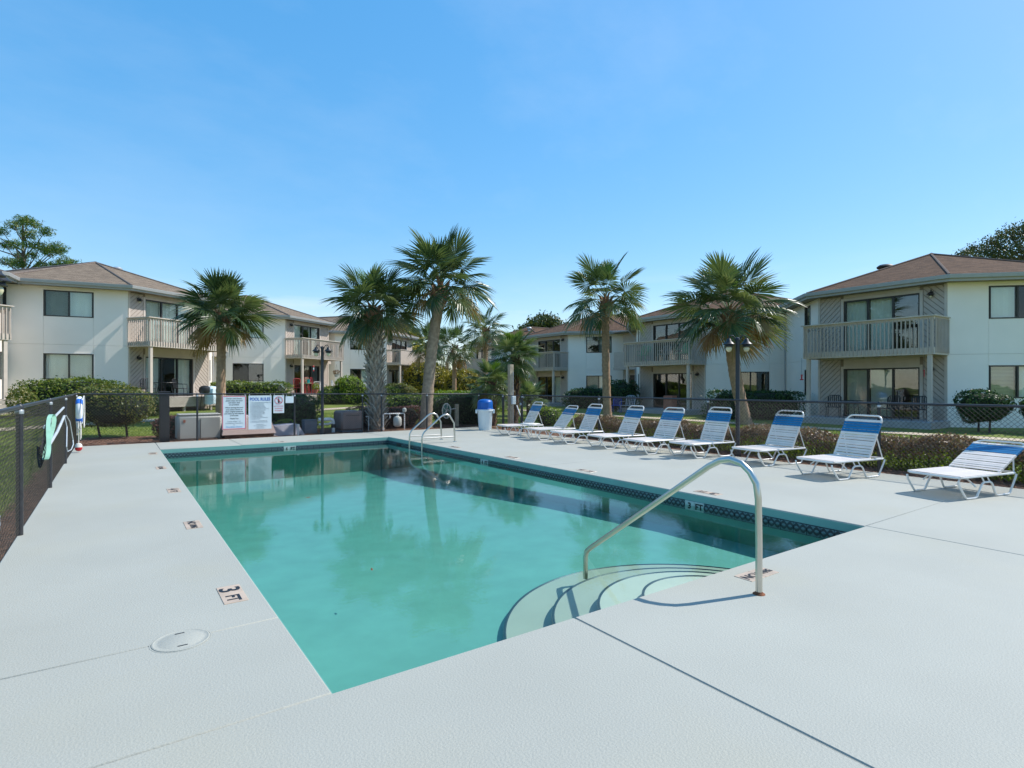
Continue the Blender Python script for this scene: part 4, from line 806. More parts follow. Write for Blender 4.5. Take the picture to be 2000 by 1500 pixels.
    for lo, hi in ((FL_, 2.6+dz), (2.92+dz, SO-0.06)):
        for side, (a, b_) in enumerate(((0.09, D0-0.13), (D1+0.13, TL-0.09))):
            sg = 1 if side == 0 else -1; wd = 0.155
            kmin, kmax = -3.5, 8.5; k = kmin
            while k < kmax:
                poly = [(a, lo), (b_, lo), (b_, hi), (a, hi)]
                # strip: c0 <= z - sg*(-1)*s ... boards rise towards the door
                A_, B_ = (-sg*R2, R2); c0 = k
                off0 = lo*R2 + (-sg*R2)*(a if sg > 0 else b_)
                poly = clip(poly, A_, B_, off0+c0+wd-0.022); poly = clip(poly, -A_, -B_, -(off0+c0)) if len(poly) > 2 else poly
                if len(poly) > 2:
                    m_ = len(poly); b = MB(fT); b.add([(p[0], 0.0, p[1]) for p in poly]+[(p[0], 0.024, p[1]) for p in poly], [tuple(range(m_-1, -1, -1)), tuple(range(m_, 2*m_))]+[(i, (i+1) % m_, m_+(i+1) % m_, m_+i) for i in range(m_)])
                    if near: b.build('siding_board', M['taupe'], h)
                    else: stuff.add([], []); base = len(stuff.v); stuff.v += b.v; stuff.f += [tuple(i+base for i in q) for q in b.f]
                k += wd
    if not near: so_ = stuff.build('siding', M['taupe'], h); so_['kind'] = 'stuff'
    tr = MB(fT)
    for a in (0.0, TL-0.085): tr.box(a, a+0.085, 0, 0.04, ZB, SO-0.01)
    for j in (0, 1):
        tr.box(D0-0.11, D0-0.005, 0, 0.036, db[j], dh[j]+0.1); tr.box(D1+0.005, D1+0.11, 0, 0.036, db[j], dh[j]+0.1); tr.box(D0-0.004, D1+0.004, 0, 0.036, dh[j]+0.004, dh[j]+0.1); tr.box(D0-0.004, D1+0.004, 0, 0.018, dh[j]+0.101, (2.604+dz, SO-0.012)[j])
    tr.box(0.09, TL-0.09, 0.0, 0.034, 2.605+dz, 2.915+dz); tr.build('trim_boards', M['taupe_lt'], h)
    for j in (0, 1):
        z0, z1 = db[j], dh[j]; w = 0.055; b = MB(fT); b.box(D0, D1, -0.12, -0.01, z0, z0+w); b.box(D0, D1, -0.12, -0.01, z1-w, z1)
        cuts = [D0, D0+(D1-D0)/3, D0+2*(D1-D0)/3, D1]
        for i, c in enumerate(cuts): ww = w if i in (0, 3) else w*1.3; a = c if i == 0 else c-ww if i == 3 else c-ww/2; b.box(a, a+ww, -0.118, -0.012, z0+w, z1-w)
        d_ = b.build('sliding_door', M['bronze'], h); st = bl.get('D%d' % j, 'b_b')
        for i in range(3):
            a, b_ = cuts[i]+w*0.6, cuts[i+1]-w*0.6; p = MB(fT); p.box(a, b_, -0.062-0.012*i, -0.056-0.012*i, z0+w, z1-w); p.build('pane', M['glass'], d_)
            if st[i] == 'b':
                q = MB(fT); nn = 11
                for k in range(nn):
                    c = a+(k+0.5)*(b_-a)/nn; ww = (b_-a)/nn*0.58; tw = 0.016+0.010*math.sin(k*2.1)
                    q.face([(c-ww, -0.25-tw, z0), (c+ww, -0.25+tw, z0), (c+ww, -0.25+tw, z1), (c-ww, -0.25-tw, z1)])
                q.build('blind', M['blind'], d_)
            elif st[i] == 'h':
                q = MB(fT); nn = int((z1-z0)/0.05)
                for k in range(nn): z = z0+(k+0.5)*(z1-z0)/nn; q.face([(a, -0.25, z-0.022), (b_, -0.25, z-0.022), (b_, -0.22, z+0.022), (a, -0.22, z+0.022)])
                q.build('blind', M['blind'], d_)
    # rooms behind the glass
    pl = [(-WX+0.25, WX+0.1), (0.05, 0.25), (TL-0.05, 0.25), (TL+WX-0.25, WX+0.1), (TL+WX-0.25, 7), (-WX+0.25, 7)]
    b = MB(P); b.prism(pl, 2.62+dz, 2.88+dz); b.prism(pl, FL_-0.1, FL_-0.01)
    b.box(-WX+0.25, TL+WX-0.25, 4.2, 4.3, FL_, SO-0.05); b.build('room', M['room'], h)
    # wall lamps
    for z in (2.12+dz, 4.98+dz):
        b = MB(fT); b.box(0.43, 0.53, 0.017, 0.035, z-0.06, z+0.08); b.tube([(0.48, 0.03, z+0.03), (0.48, 0.07, z+0.12), (0.48, 0.14, z+0.13), (0.48, 0.16, z+0.04)], 0.012, 6)
        b.lathe([(0.02, 0.05), (0.05, 0.03), (0.12, -0.03), (0.12, -0.045), (0.06, -0.05), (0.06, -0.09), (0.09, -0.095), (0.085, -0.1)], (0.48, 0.16, z), 14); l = b.build('wall_lamp', M['black'], h, True)
        b = MB(fT); b.lathe([(0.045, -0.101), (0.05, -0.13), (0.03, -0.16), (0.003, -0.165)], (0.48, 0.16, z), 10); b.build('bulb', M['bulb'], l, True)
    # balcony
    a, b_, OUT = -0.06, 4.62, 1.45
    bo = MB(fT); bo.box(a+0.04, b_-0.04, 0.035, OUT-0.04, 2.80+dz, 2.86+dz); bo.box(a, b_, OUT-0.04, OUT, 2.62+dz, 2.875+dz); bo.box(a, a+0.04, 0.035, OUT-0.041, 2.62+dz, 2.875+dz); bo.box(b_-0.04, b_, 0.035, OUT-0.041, 2.62+dz, 2.875+dz)
    for k in range(1, 8): bo.box(a+k*(b_-a)/8-0.02, a+k*(b_-a)/8+0.02, 0.035, OUT-0.041, 2.64+dz, 2.799+dz)
    bal = bo.build('balcony', M['taupe_lt'], h)
    # handrail with its cap
    b = MB(fT); b.box(a-0.06, b_+0.06, OUT-0.06, OUT+0.08, 3.985+dz, 4.03+dz); b.box(a-0.06, a+0.08, 0.035, OUT-0.061, 3.985+dz, 4.03+dz); b.box(b_-0.08, b_+0.06, 0.035, OUT-0.061, 3.985+dz, 4.03+dz)
    b.box(a, b_, OUT-0.038, OUT, 3.88+dz, 3.984+dz); b.box(a+0.002, a+0.038, 0.035, OUT-0.039, 3.88+dz, 3.984+dz); b.box(b_-0.038, b_-0.002, 0.035, OUT-0.039, 3.88+dz, 3.984+dz); b.build('handrail', M['taupe_lt'], bal)
    sp = 0.066 if solid else 0.137; nb = int((b_-a-0.1)/sp)
    for i in range(nb+1):
        c = a+0.05+i*(b_-a-0.1)/nb; w = 0.031 if solid else 0.019; p = MB(fT); p.box(c-w, c+w, OUT+0.001, OUT+0.037, 2.68+dz, 3.93+dz)
        p.build('baluster', M['taupe'], bal)
    ns = int((OUT-0.15)/(0.137)); 
    for s_ in (a-0.038, b_+0.001):
        for i in range(ns+1): c = 0.12+i*(OUT-0.24)/ns; p = MB(fT); p.box(s_, s_+0.037, c-0.019, c+0.019, 2.68+dz, 3.93+dz); p.build('baluster', M['taupe'], bal)
    for s_ in (a+0.045, b_-0.135): p = MB(fT); p.box(s_, s_+0.09, OUT-0.135, OUT-0.042, 2.87+dz, 3.88+dz); p.build('corner_post', M['taupe_lt'], bal)
    for s_ in (a+0.1, b_-0.24): p = MB(fT); p.box(s_, s_+0.13, OUT-0.175, OUT-0.045, FL_-0.3, 2.619+dz); p.build('support_post', M['taupe_lt'], h)
    # patio
    if patio == 'deck':
        d_ = None
        for k in range(13):
            o0 = 0.04+k*0.142; p = MB(fT); p.box(-0.15, TL+0.05, o0, o0+0.134, FL_-0.04, FL_); x = p.build('deck_board', M['deck_wood'], h)
        for k in range(3): p = MB(fT); p.box(-0.15, TL+0.05, 1.84, 1.87, FL_-0.19-0.15*k, FL_-0.05-0.15*k); p.build('skirt_board', M['deck_wood'], h)
        for s_ in (-0.1, 1.5, 3.1, TL-0.1): p = MB(fT); p.box(s_, s_+0.1, 1.72, 1.83, -0.1, FL_-0.045); p.build('deck_post', M['deck_wood'], h)
    else:
        p = MB(fT); p.box(-0.1, TL+0.1, 0.035, 1.85, -0.15, FL_, 0.01); p.build('patio_slab', M['slab'], h)
    # roof
    def eave(d):
        k = d/math.cos(PI/8); c1, s1_ = math.cos(PI/8), math.sin(PI/8)
        return [(-WX-d, BACK+d), (-WX-k*c1, WX-k*s1_), (-k*s1_, -k*c1), (TL+k*s1_, -k*c1), (TL+WX+k*c1, WX-k*s1_), (TL+WX+d, BACK+d)]
    EV = 0.55; ev = eave(EV); se = SO+0.2; sl_ = 1/3; apv = (TL+2*WX)/2; ap = (TL/2, apv); zr = se+(apv+EV)*sl_
    vs = [P(x, y, se) for x, y in ev]+[P(ap[0], ap[1], zr), P(ap[0], BACK+EV, zr)]
    fs = [(0, 1, 6, 7), (1, 2, 6), (2, 3, 6), (3, 4, 6), (4, 5, 7, 6), (5, 0, 7)]
    me = bpy.data.meshes.new('roof'); me.from_pydata(vs, [], fs); me.materials.append(M[shingle]); uv = me.uv_layers.new(name='UV')
    for p_ in me.polygons:
        v0, v1 = Vector(vs[p_.vertices[0]]), Vector(vs[p_.vertices[1]]); dd = (v1-v0).normalized()
        for li in p_.loop_indices:
            q = Vector(vs[me.loops[li].vertex_index])-v0; al = q.dot(dd); uv.data[li].uv = (al, (q-dd*al).length)
    ro = bpy.data.objects.new('roof', me); C.objects.link(ro); setparent(ro, h)
    b = MB(P)
    for i in (1, 2, 3, 4): b.tube([(ev[i][0], ev[i][1], se+0.01), (ap[0], ap[1], zr+0.015)], 0.05, 6)
    b.tube([(ap[0], ap[1], zr+0.01), (ap[0], BACK+EV, zr+0.01)], 0.075, 6); b.build('ridge_cap', M['ridge'+('' if shingle == 'shingle' else '_grey')], ro)
    b = MB(P); e0, e1 = eave(EV-0.03), eave(EV+0.0)
    for i in range(5):
        b.add([(*e0[i], SO-0.03), (*e0[i+1], SO-0.03), (*e1[i+1], SO-0.03), (*e1[i], SO-0.03), (*e0[i], se-0.004), (*e0[i+1], se-0.004), (*e1[i+1], se-0.004), (*e1[i], se-0.004)], [(0, 1, 2, 3), (4, 7, 6, 5), (0, 4, 5, 1), (2, 6, 7, 3)])
    b.build('fascia', M['gutter'], ro)
    b = MB(P); e0, e1, e2 = eave(EV+0.003), eave(EV+0.10), eave(EV+0.12)
    for i in range(5):
        b.add([(*e0[i], se-0.15), (*e0[i+1], se-0.15), (*e1[i+1], se-0.13), (*e1[i], se-0.13), (*e2[i+1], se-0.02), (*e2[i], se-0.02), (*e2[i+1], se+0.005), (*e2[i], se+0.005), (*e0[i+1], se+0.005), (*e0[i], se+0.005)], [(0, 1, 2, 3), (3, 2, 4, 5), (5, 4, 6, 7), (7, 6, 8, 9)])
    b.build('gutter', M['gutter'], ro)
    b = MB(P); b.face([(x, y, SO+0.003) for x, y in eave(EV-0.031)]); b.build('soffit', M['soffit'], ro)
    def roofz(u, v): return se+(min(v, R2*(u+v), R2*(v-u+TL), u+WX, TL+WX-u)+EV)*sl_
    for (u, v, kind) in vents:
        z = roofz(u, v); b = MB(P)
        if kind == 'turbine': b.lathe([(0.13, -0.2), (0.13, 0.12), (0.17, 0.14), (0.25, 0.2), (0.26, 0.28), (0.18, 0.36), (0.002, 0.38)], (u, v, z), 16); b.build('turbine_vent', M['galv'], ro)
        else: b.lathe([(0.16, -0.2), (0.16, 0.08), (0.34, 0.07), (0.36, 0.14), (0.26, 0.22), (0.002, 0.24)], (u, v, z), 16); b.build('roof_vent', M['black'], ro, True)
    # downspout at the far corner
    b = MB(P); x_, y_ = TL+WX, WX; b.tube([(x_+0.6, y_-0.25, se-0.12), (x_+0.45, y_-0.2, se-0.3), (x_+0.06, y_-0.05, se-0.75), (x_+0.05, y_-0.05, 0.1)], 0.04, 6); b.build('downspout', M['gutter'], ro, True)
    if link:
        fK = WF((TL+WX, WX+1.1), (1, 0), (0, -1)); b = MB(fK); b.box(0, link, -0.15, 0, ZB, SO); b.build('recess_wall', M['taupe'], h)
        b = MB(fK); b.box(link/2-0.45, link/2+0.45, 0.001, 0.03, FL_, FL_+2.05); d_ = b.build('entry_door', M['bronze'], h)
        b = MB(fK); b.lathe([(0.03, -0.02), (0.03, 0.02)], (link/2+0.36, 0.06, FL_+1.0), 8); b.build('handle', M['galv'], d_)
        b = MB(fK); b.box(-0.3, link+0.3, -6, 0.9, SO+0.005, SO+0.06); b.build('recess_roof', M['soffit'], h)
        b = MB(fK); b.box(0, link, 0.0, 1.0, 2.62+dz, 2.8+dz); b.box(0, link, 0.9, 0.94, 2.81+dz, 3.9+dz); b.build('landing', M['taupe'], h)
    return h, fT, fW
M['ridge'] = mat('ridge_shingle', (0.105, 0.07, 0.053), 0.9, 0.25, 8); M['ridge_grey'] = mat('ridge_shingle_grey', (0.16, 0.125, 0.105), 0.9, 0.25, 8)
eB, nB = (0.0, 1.0), (1.0, 0.0); DZ = 0.74
h0 = house('white apartment house at the left edge, mostly hidden by the lamp post', (-8.05, 29.2), EL, NL, DZ, 'shingle_grey', False, patio='deck')
h1, T1, W1 = house('nearest left apartment house with sunlit balcony and large clipped hedge', A_L[0], EL, NL, DZ, 'shingle_grey', True, {'W0': 'bb', 'W1': 'bs', 'D0': 'b_b', 'D1': 'bbb'}, 'deck', vents=((3.5, 5.5, 'turbine'),), link=1.2)
h2, T2, W2 = house('middle left apartment house with red chairs on its patio', A_L[1], EL, NL, DZ, 'shingle_grey', True, {'W0': '_S', 'W1': 'bs', 'D0': '___', 'D1': 'b_b'}, 'deck', link=1.6)
h3, T3, W3 = house('farthest left apartment house with close boarded balcony', A_L[2], EL, NL, DZ, 'shingle_grey', False, {'W0': 'b_', 'W1': 'b_', 'D0': '_b_', 'D1': '___'}, 'slab', solid=True)
b1, TB1, WB1 = house('nearest right apartment house with shaded balcony at the right edge', (25.3, 7.85), eB, nB, 0, 'shingle', True, {'W0': 'hb', 'W1': 'bS', 'D0': '_hh', 'D1': '_bb'}, 'slab', vents=((3.75, 4.3, 'dome'),))
b2, TB2, WB2 = house('middle right apartment house behind the leaning palm, green balcony chairs', (26.2, 18.99), eB, nB, 0, 'shingle', True, {'W0': '__', 'W1': '_S', 'D0': '___', 'D1': '___'}, 'slab', vents=((4.4, 3.6, 'dome'),), link=2.3)
b3, TB3, WB3 = house('far right apartment house behind the straight palm trunk', (27.96, 32.4), eB, nB, 0, 'shingle', False, {'W0': 'sb', 'W1': '_s', 'D0': 'b__', 'D1': '___'}, 'slab', vents=((1.5, 5.0, 'dome'),))
b4, TB4, WB4 = house('farthest right apartment house half hidden by palms', (29.6, 44.6), eB, nB, 0, 'shingle', False, {'W0': 's_', 'W1': 's_', 'D0': 'b__', 'D1': 'b__'}, 'slab', solid=True, vents=((1.0, 4.6, 'turbine'),))
# ------------------------------------------------------------------ foliage helpers
def leaves(name, pts, nrm, size, m, parent, jit=0.8, asp=0.5, stuff=False, var=0.4):
    n = len(pts); N = nrm+rng.normal(0, jit, (n, 3)); N /= np.linalg.norm(N, axis=1, keepdims=True)+1e-9
    r = rng.normal(0, 1, (n, 3)); T = np.cross(N, r); T /= np.linalg.norm(T, axis=1, keepdims=True)+1e-9; B = np.cross(N, T)
    l = (size*rng.uniform(1-var, 1+var, n))[:, None]
    V = np.empty((n, 4, 3)); V[:, 0] = pts-T*l; V[:, 1] = pts+B*l*asp+N*l*0.12; V[:, 2] = pts+T*l; V[:, 3] = pts-B*l*asp+N*l*0.12
    o = npmesh(name, V.reshape(-1, 3), np.arange(4*n).reshape(n, 4), m, parent)
    if stuff: o['kind'] = 'stuff'
    return o
def lump(p, f=2.3, k=0.12):
    return 1+k*(np.sin(p[:, 0]*f+1.3)*np.sin(p[:, 1]*f*1.1+0.4)+0.7*np.sin(p[:, 2]*f*1.7+p[:, 0]*f*0.6)+0.5*np.sin(p[:, 1]*f*2.9+p[:, 2]*3))
def superell(n, hx, hy, hz, pw, f=2.3, k=0.07):
    d = rng.normal(0, 1, (n, 3)); d /= np.linalg.norm(d, axis=1, keepdims=True)
    q = (np.abs(d[:, 0]/hx)**pw+np.abs(d[:, 1]/hy)**pw+np.abs(d[:, 2]/hz)**pw)**(-1/pw)
    p = d*q[:, None]; g_ = np.sign(p)*np.stack([np.abs(p[:, 0]/hx)**(pw-1)/hx, np.abs(p[:, 1]/hy)**(pw-1)/hy, np.abs(p[:, 2]/hz)**(pw-1)/hz], 1); g_ /= np.linalg.norm(g_, axis=1, keepdims=True)
    return p, g_
def hedge(label, c, half, ang, m, n, size, pw=4, z0=None, cat='hedge', name='clipped_hedge', core=True, group=None, trunk=None, lumps=0.085):
    """c: ground centre (x,y); half: (along, across, half height)"""
    gz_ = gz(*c) if z0 is None else z0; t = thing(name, label, cat, (c[0], c[1], gz_), group)
    hx, hy, hz = half; lift = trunk or 0.0; zc = gz_+lift+hz*0.96
    # even sampling: reject-free by area weighting of the box faces
    p, g_ = superell(int(n*2.2), hx, hy, hz, pw)
    w = (p**2).sum(1)/((p*g_).sum(1)/np.linalg.norm(p, axis=1)+1e-6); idx = rng.choice(len(p), n, p=w/w.sum()); p, g_ = p[idx], g_[idx]
    dep = 1-np.abs(rng.normal(0, 0.06, n)); spr = rng.random(n) < 0.07; dep[spr] = 1+rng.uniform(0.0, 0.13, spr.sum()); f = lump(p+np.array([c[0], c[1], 0]), 3.1, lumps)*dep
    p = p*f[:, None]; ca, sa = math.cos(ang), math.sin(ang); Rm = np.array([[ca, sa, 0], [-sa, ca, 0], [0, 0, 1]])
    leaves('foliage', p@Rm+np.array([c[0], c[1], zc]), g_@Rm, size, m, t, 0.7)
    if core:  # solid near-black body added inside the leaves to block see-through
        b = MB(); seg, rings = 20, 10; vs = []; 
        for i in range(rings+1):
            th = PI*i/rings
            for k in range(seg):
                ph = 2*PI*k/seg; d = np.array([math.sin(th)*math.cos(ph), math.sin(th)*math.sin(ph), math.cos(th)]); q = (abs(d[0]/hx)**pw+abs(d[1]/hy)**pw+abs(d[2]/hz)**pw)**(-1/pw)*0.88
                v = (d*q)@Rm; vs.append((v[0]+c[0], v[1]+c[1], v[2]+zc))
        b.add(vs, [(i*seg+k, i*seg+(k+1) % seg, (i+1)*seg+(k+1) % seg, (i+1)*seg+k) for i in range(rings) for k in range(seg)]); b.build('dark_hedge_core', M['core'], t)
    b = MB(); ns = max(2, int(hx*3))
    for i in range(ns):
        s_ = (i+0.5)/ns*2-1; x0, y0 = s_*hx*0.6, random.uniform(-0.3, 0.3)*hy; X, Y = c[0]+ca*x0-sa*y0, c[1]+sa*x0+ca*y0
        b.tube([(X, Y, gz_-0.05), (X+random.uniform(-0.1, 0.1), Y+random.uniform(-0.1, 0.1), gz_+lift*0.6+hz*0.4), (X+random.uniform(-0.3, 0.3), Y+random.uniform(-0.3, 0.3), gz_+lift+hz*0.9)], [0.035, 0.028, 0.015], 5)
    b.build('stems', M['twig'], t); return t
# ------------------------------------------------------------------ hedges and shrubs
RANG = math.radians(-9)
hedge('large rounded clipped hedge below the left house windows', (-1.45, 31.0), (1.95, 0.8, 0.78), RANG, M['leaf_hedge'], 9000, 0.05, 4)
hedge('small wispy shrub beside the lamp post at the left edge', (-2.95, 29.1), (0.5, 0.45, 0.6), 0, M['leaf_shrub'], 1500, 0.045, 2, cat='shrub', name='shrub', core=False)
hedge('loose round shrub with bare stems just behind the far left fence corner', (0.0, 20.2), (0.95, 0.85, 0.58), -0.3, M['leaf_shrub'], 6500, 0.036, 2.6, cat='shrub', name='shrub', trunk=0.38, lumps=0.12)
hedge('dark low shrub beside the wooden deck steps of the left house', (1.1, 28.6), (0.75, 0.6, 0.5), RANG, M['leaf_dark'], 2200, 0.045, 2.4, cat='shrub', name='shrub')
hedge('tiny copper shrub in front of the black post', (1.35, 19.2), (0.45, 0.4, 0.36), 0, M['leaf_plum'], 1500, 0.035, 2.2, cat='shrub', name='shrub')
hedge('long clipped hedge below the middle left house window', (6.6, 37.2), (2.6, 0.8, 0.76), math.radians(-16), M['leaf_hedge'], 7000, 0.06, 4.5)
hedge('dark clipped hedge behind the fence between signs and lamp post', (4.75, 20.3), (1.15, 0.85, 0.62), -0.35, M['leaf_dark'], 8000, 0.034, 3.6)
hedge('low light green shrub in front of the dark hedge', (4.55, 19.2), (0.35, 0.3, 0.24), 0, M['leaf_lime'], 700, 0.035, 2.2, cat='shrub', name='shrub')
hedge('round lime green bush right of the middle left patio', (13.3, 38.3), (1.0, 0.95, 0.98), 0, M['leaf_lime'], 4500, 0.06, 2.6, cat='shrub', name='round_bush')
hedge('low green bush beside the white patio armchair', (12.1, 38.6), (0.9, 0.8, 0.62), 0, M['leaf_hedge'], 2500, 0.06, 2.6, cat='shrub', name='round_bush')
hedge('clipped green hedge between the round bush and the rough palm trunk', (15.2, 38.0), (1.6, 0.8, 0.62), 0.2, M['leaf_hedge'], 4000, 0.06, 3.6)
hedge('loose flowering shrubs below the farthest left balcony', (19.6, 44.4), (2.2, 1.0, 0.72), 0.6, M['leaf_shrub'], 4500, 0.07, 2.4, cat='shrub', name='shrub')
hedge('plum coloured hedge behind the brown box and tank', (8.15, 19.55), (1.35, 0.55, 0.40), -0.38, M['leaf_plum'], 8000, 0.03, 4.5)
hedge('dark green hedge behind the hose reel', (11.3, 19.7), (1.15, 0.55, 0.60), -0.35, M['leaf_dark'], 7000, 0.034, 4.5)
hedge('light topped low hedge crossing the middle of the garden', (16.9, 28.6), (2.4, 0.9, 0.62), -0.5, M['leaf_lime'], 6000, 0.055, 4)
hedge('dark garden hedge left of the light topped hedge', (13.2, 27.4), (2.2, 0.8, 0.52), -0.5, M['leaf_hedge'], 5000, 0.055, 3.6)
hedge('tall clipped shrub with dark sides and golden top between the palms', (23.3, 40.2), (1.35, 1.2, 1.35), 0.2, M['leaf_gold'], 8000, 0.07, 3.2, cat='shrub', name='clipped_shrub')
hedge('tall olive shrub behind the farthest left balcony posts', (24.0, 48.4), (2.1, 1.6, 1.75), 0.2, M['leaf_gold'], 8000, 0.09, 2.6, cat='shrub', name='shrub')
hedge('dark clipped hedge below the window of the middle right house', (24.1, 14.9), (2.1, 0.7, 0.66), -0.95, M['leaf_dark'], 9000, 0.045, 4.5)
hedge('dark clipped hedge below the window of the far right house', (26.6, 28.3), (1.9, 0.75, 0.66), -0.85, M['leaf_dark'], 6000, 0.055, 4.5)
hedge('round dark bush left of the middle right house entry', (24.9, 23.9), (0.95, 0.9, 0.95), 0, M['leaf_dark'], 5000, 0.05, 2.6, cat='shrub', name='round_bush')
hedge('dark round shrub on bare stems below the right edge window', (23.5, 6.3), (0.72, 0.7, 0.52), 0, M['leaf_dark'], 5000, 0.038, 2.4, cat='shrub', name='shrub', trunk=0.35, lumps=0.12)
hedge('dark shrub cut by the right picture edge', (24.1, 4.9), (0.6, 0.6, 0.5), 0, M['leaf_dark'], 3000, 0.04, 2.4, cat='shrub', name='shrub', trunk=0.3)
hedge('small leafy shrub behind the utility pole and gate', (13.6, 16.9), (0.5, 0.5, 0.36), 0, M['leaf_lime'], 1500, 0.04, 2.2, cat='shrub', name='shrub')
# long copper hedge outside the right fence: copper new growth on top, thin green leaves and twigs below
def copper_hedge(label, x0, y0, y1, h, w, n):
    t = thing('copper_hedge', label, 'hedge', (x0, (y0+y1)/2, 0), None)
    y = rng.uniform(y0, y1, n); a = rng.uniform(0, PI, n); fall = np.minimum(1, np.minimum(y-y0, y1-y)/0.35)**0.5
    hh = h*(1+0.09*np.sin(y*2.1)+0.06*np.sin(y*5.3+1))*fall; ww = w*(1+0.12*np.sin(y*1.7+2))
    ca, sa = np.cos(a), np.sin(a); cx = np.sign(ca)*np.abs(ca)**0.45*ww/2; cz = hh*(0.42+0.58*sa**0.5); dep = 1-np.abs(rng.normal(0, 0.10, n))
    p = np.stack([x0+cx*dep+rng.normal(0, 0.03, n), y, gzv(np.full(n, x0), y)+cz*dep+rng.normal(0, 0.025, n)], 1); nr = np.stack([ca, 0*a, sa], 1)
    leaves('new_growth', p, nr, 0.026, M['leaf_red'], t, 1.1, 0.5)
    m = int(n*0.75); y = rng.uniform(y0+0.1, y1-0.1, m); s_ = rng.choice([-1, 1], m); z = rng.uniform(0.02, 0.75, m)*h
    p = np.stack([x0+s_*w/2*rng.uniform(0.35, 1.0, m)*(0.7+0.3*z/h), y, gzv(np.full(m, x0), y)+z], 1); nr = np.stack([s_*0.8, 0*y, np.full(m, 0.6)], 1)
    leaves('foliage', p, nr, 0.024, M['leaf_glow'], t, 1.0, 0.5)
    b = MB(); yy = y0+0.15
    while yy < y1-0.1:
        for k in range(3):
            ex, ey = random.uniform(-w/2, w/2)*0.85, random.uniform(-0.22, 0.22); X = x0+random.uniform(-0.1, 0.1)
            b.tube([(X, yy, -0.1), (X+ex*0.5, yy+ey*0.5, h*0.4), (X+ex, yy+ey, h*0.85)], [0.011, 0.008, 0.004], 4, cap=False)
        yy += 0.16
    b.build('twigs', M['twig'], t)
    b = MB(); b.box(x0-w*0.2, x0+w*0.2, y0+0.3, y1-0.3, 0.33, h*0.7, 0.04); b.build('dark_copper_core', M['core'], t)  # dark filler box added inside the upper hedge, not real branching
copper_hedge('long copper topped hedge outside the fence behind the loungers', 11.85, -4.0, 13.3, 0.60, 0.8, 52000)
# ------------------------------------------------------------------ palms
_fm = {}
def frond_mesh(key, m, Lp, Lf, droop, nl=34, spread=128, seedv=0):
    k = (key, m, round(Lp, 2), round(Lf, 2), nl)
    if k in _fm: return _fm[k]
    r_ = random.Random(seedv+hash(key) % 1000); V = []; F = []; MI = []
    # stalk
    n = 5; pr = 0.016
    for i in range(n+1):
        x = Lp*i/n; z = 0.10*Lp*math.sin(PI*0.5*i/n)-0.10*droop*(i/n)**2*Lp; w = pr*(1.5-0.8*i/n)
        V += [(x, -w, z), (x, 0, z+w*0.8), (x, w, z), (x, 0, z-w*0.6)]
    for i in range(n):
        for q in range(4): F.append((i*4+q, i*4+(q+1) % 4, i*4+4+(q+1) % 4, i*4+4+q)); MI.append(1)
    hz = V[-1][2]; sp = math.radians(spread); dphi = 2*sp/(nl-1)
    slope0 = -0.30*droop
    for j in range(nl):
        ph = -sp+dphi*j; cp = math.cos(ph); off = 0.30*Lf*max(0, math.cos(ph*0.8))**2   # costa carries the middle leaflets forward
        L_ = Lf*(0.78+0.22*cp)*r_.uniform(0.9, 1.06)-off*0.25; dr = droop*r_.uniform(0.75, 1.3); jz = r_.uniform(-0.03, 0.03); tw = r_.uniform(-0.05, 0.05)
        base = len(V)
        for i, rr in enumerate((0.0, 0.30, 0.55, 0.8, 1.0)):
            rad = rr*L_; wd = min(rad*dphi*0.5+0.004, 0.036*Lf)*(1 if rr < 0.6 else max(0.06, 1-(rr-0.52)*1.95))
            a = ph+tw*rr; x = Lp+off+math.cos(a)*rad; y = math.sin(a)*rad*0.92
            zz = hz+slope0*(off+max(0, cp)*rad)+0.20*abs(math.sin(ph))*rad*(1-0.5*droop)-dr*0.62*(rad/Lf)**2.3*Lf+jz*rad - 0.12*droop*off
            if rr > 0.5: y *= 1-0.10*droop*(rr-0.5)
            nx_, ny_ = -math.sin(a), math.cos(a)
            V += [(x-nx_*wd, y-ny_*wd, zz), (x, y, zz+wd*0.7), (x+nx_*wd, y+ny_*wd, zz)]
        for i in range(4):
            o_ = base+i*3; F += [(o_, o_+1, o_+4, o_+3), (o_+1, o_+2, o_+5, o_+4)]; MI += [0, 0]
    me = bpy.data.meshes.new('frond'); me.from_pydata(V, [], F); me.materials.append(M[m]); me.materials.append(M['petiole']); me.polygons.foreach_set('material_index', MI); me.update(); _fm[k] = me; return me
def boot_mesh(kind):
    b = MB()
    if kind == 'split':
        for s_ in (-1, 1):   # the base splits into two prongs
            q = [(0, 0, -0.10), (0.035, 0.03*s_, 0.0), (0.075, 0.095*s_, 0.12), (0.125, 0.155*s_, 0.21)]; w = [0.055, 0.042, 0.032, 0.018]; vs = []
            for (x, y, z), ww in zip(q, w): vs += [(x-0.01, y-ww, z), (x+0.022, y-ww*0.3, z), (x+0.022, y+ww*0.3, z), (x-0.01, y+ww, z)]
            b.add(vs, [(i*4+k, i*4+(k+1) % 4, i*4+4+(k+1) % 4, i*4+4+k) for i in range(3) for k in range(4)]+[(12, 13, 14, 15)])
    else:
        vs = []
        for (x, z, ww, th) in ((0, -0.1, 0.07, 0.03), (0.04, 0.05, 0.055, 0.026), (0.11, 0.17, 0.04, 0.02), (0.19, 0.25, 0.028, 0.012)): vs += [(x-th, -ww, z), (x+th, -ww*0.5, z), (x+th, ww*0.5, z), (x-th, ww, z)]
        b.add(vs, [(i*4+k, i*4+(k+1) % 4, i*4+4+(k+1) % 4, i*4+4+k) for i in range(3) for k in range(4)]+[(12, 13, 14, 15)])
    return b
boots = {k: boot_mesh(k[0]).mesh('leaf_base', M[k[1]]) for k in (('split', 'boot'), ('plain', 'boot_brown'), ('plain', 'boot'))}
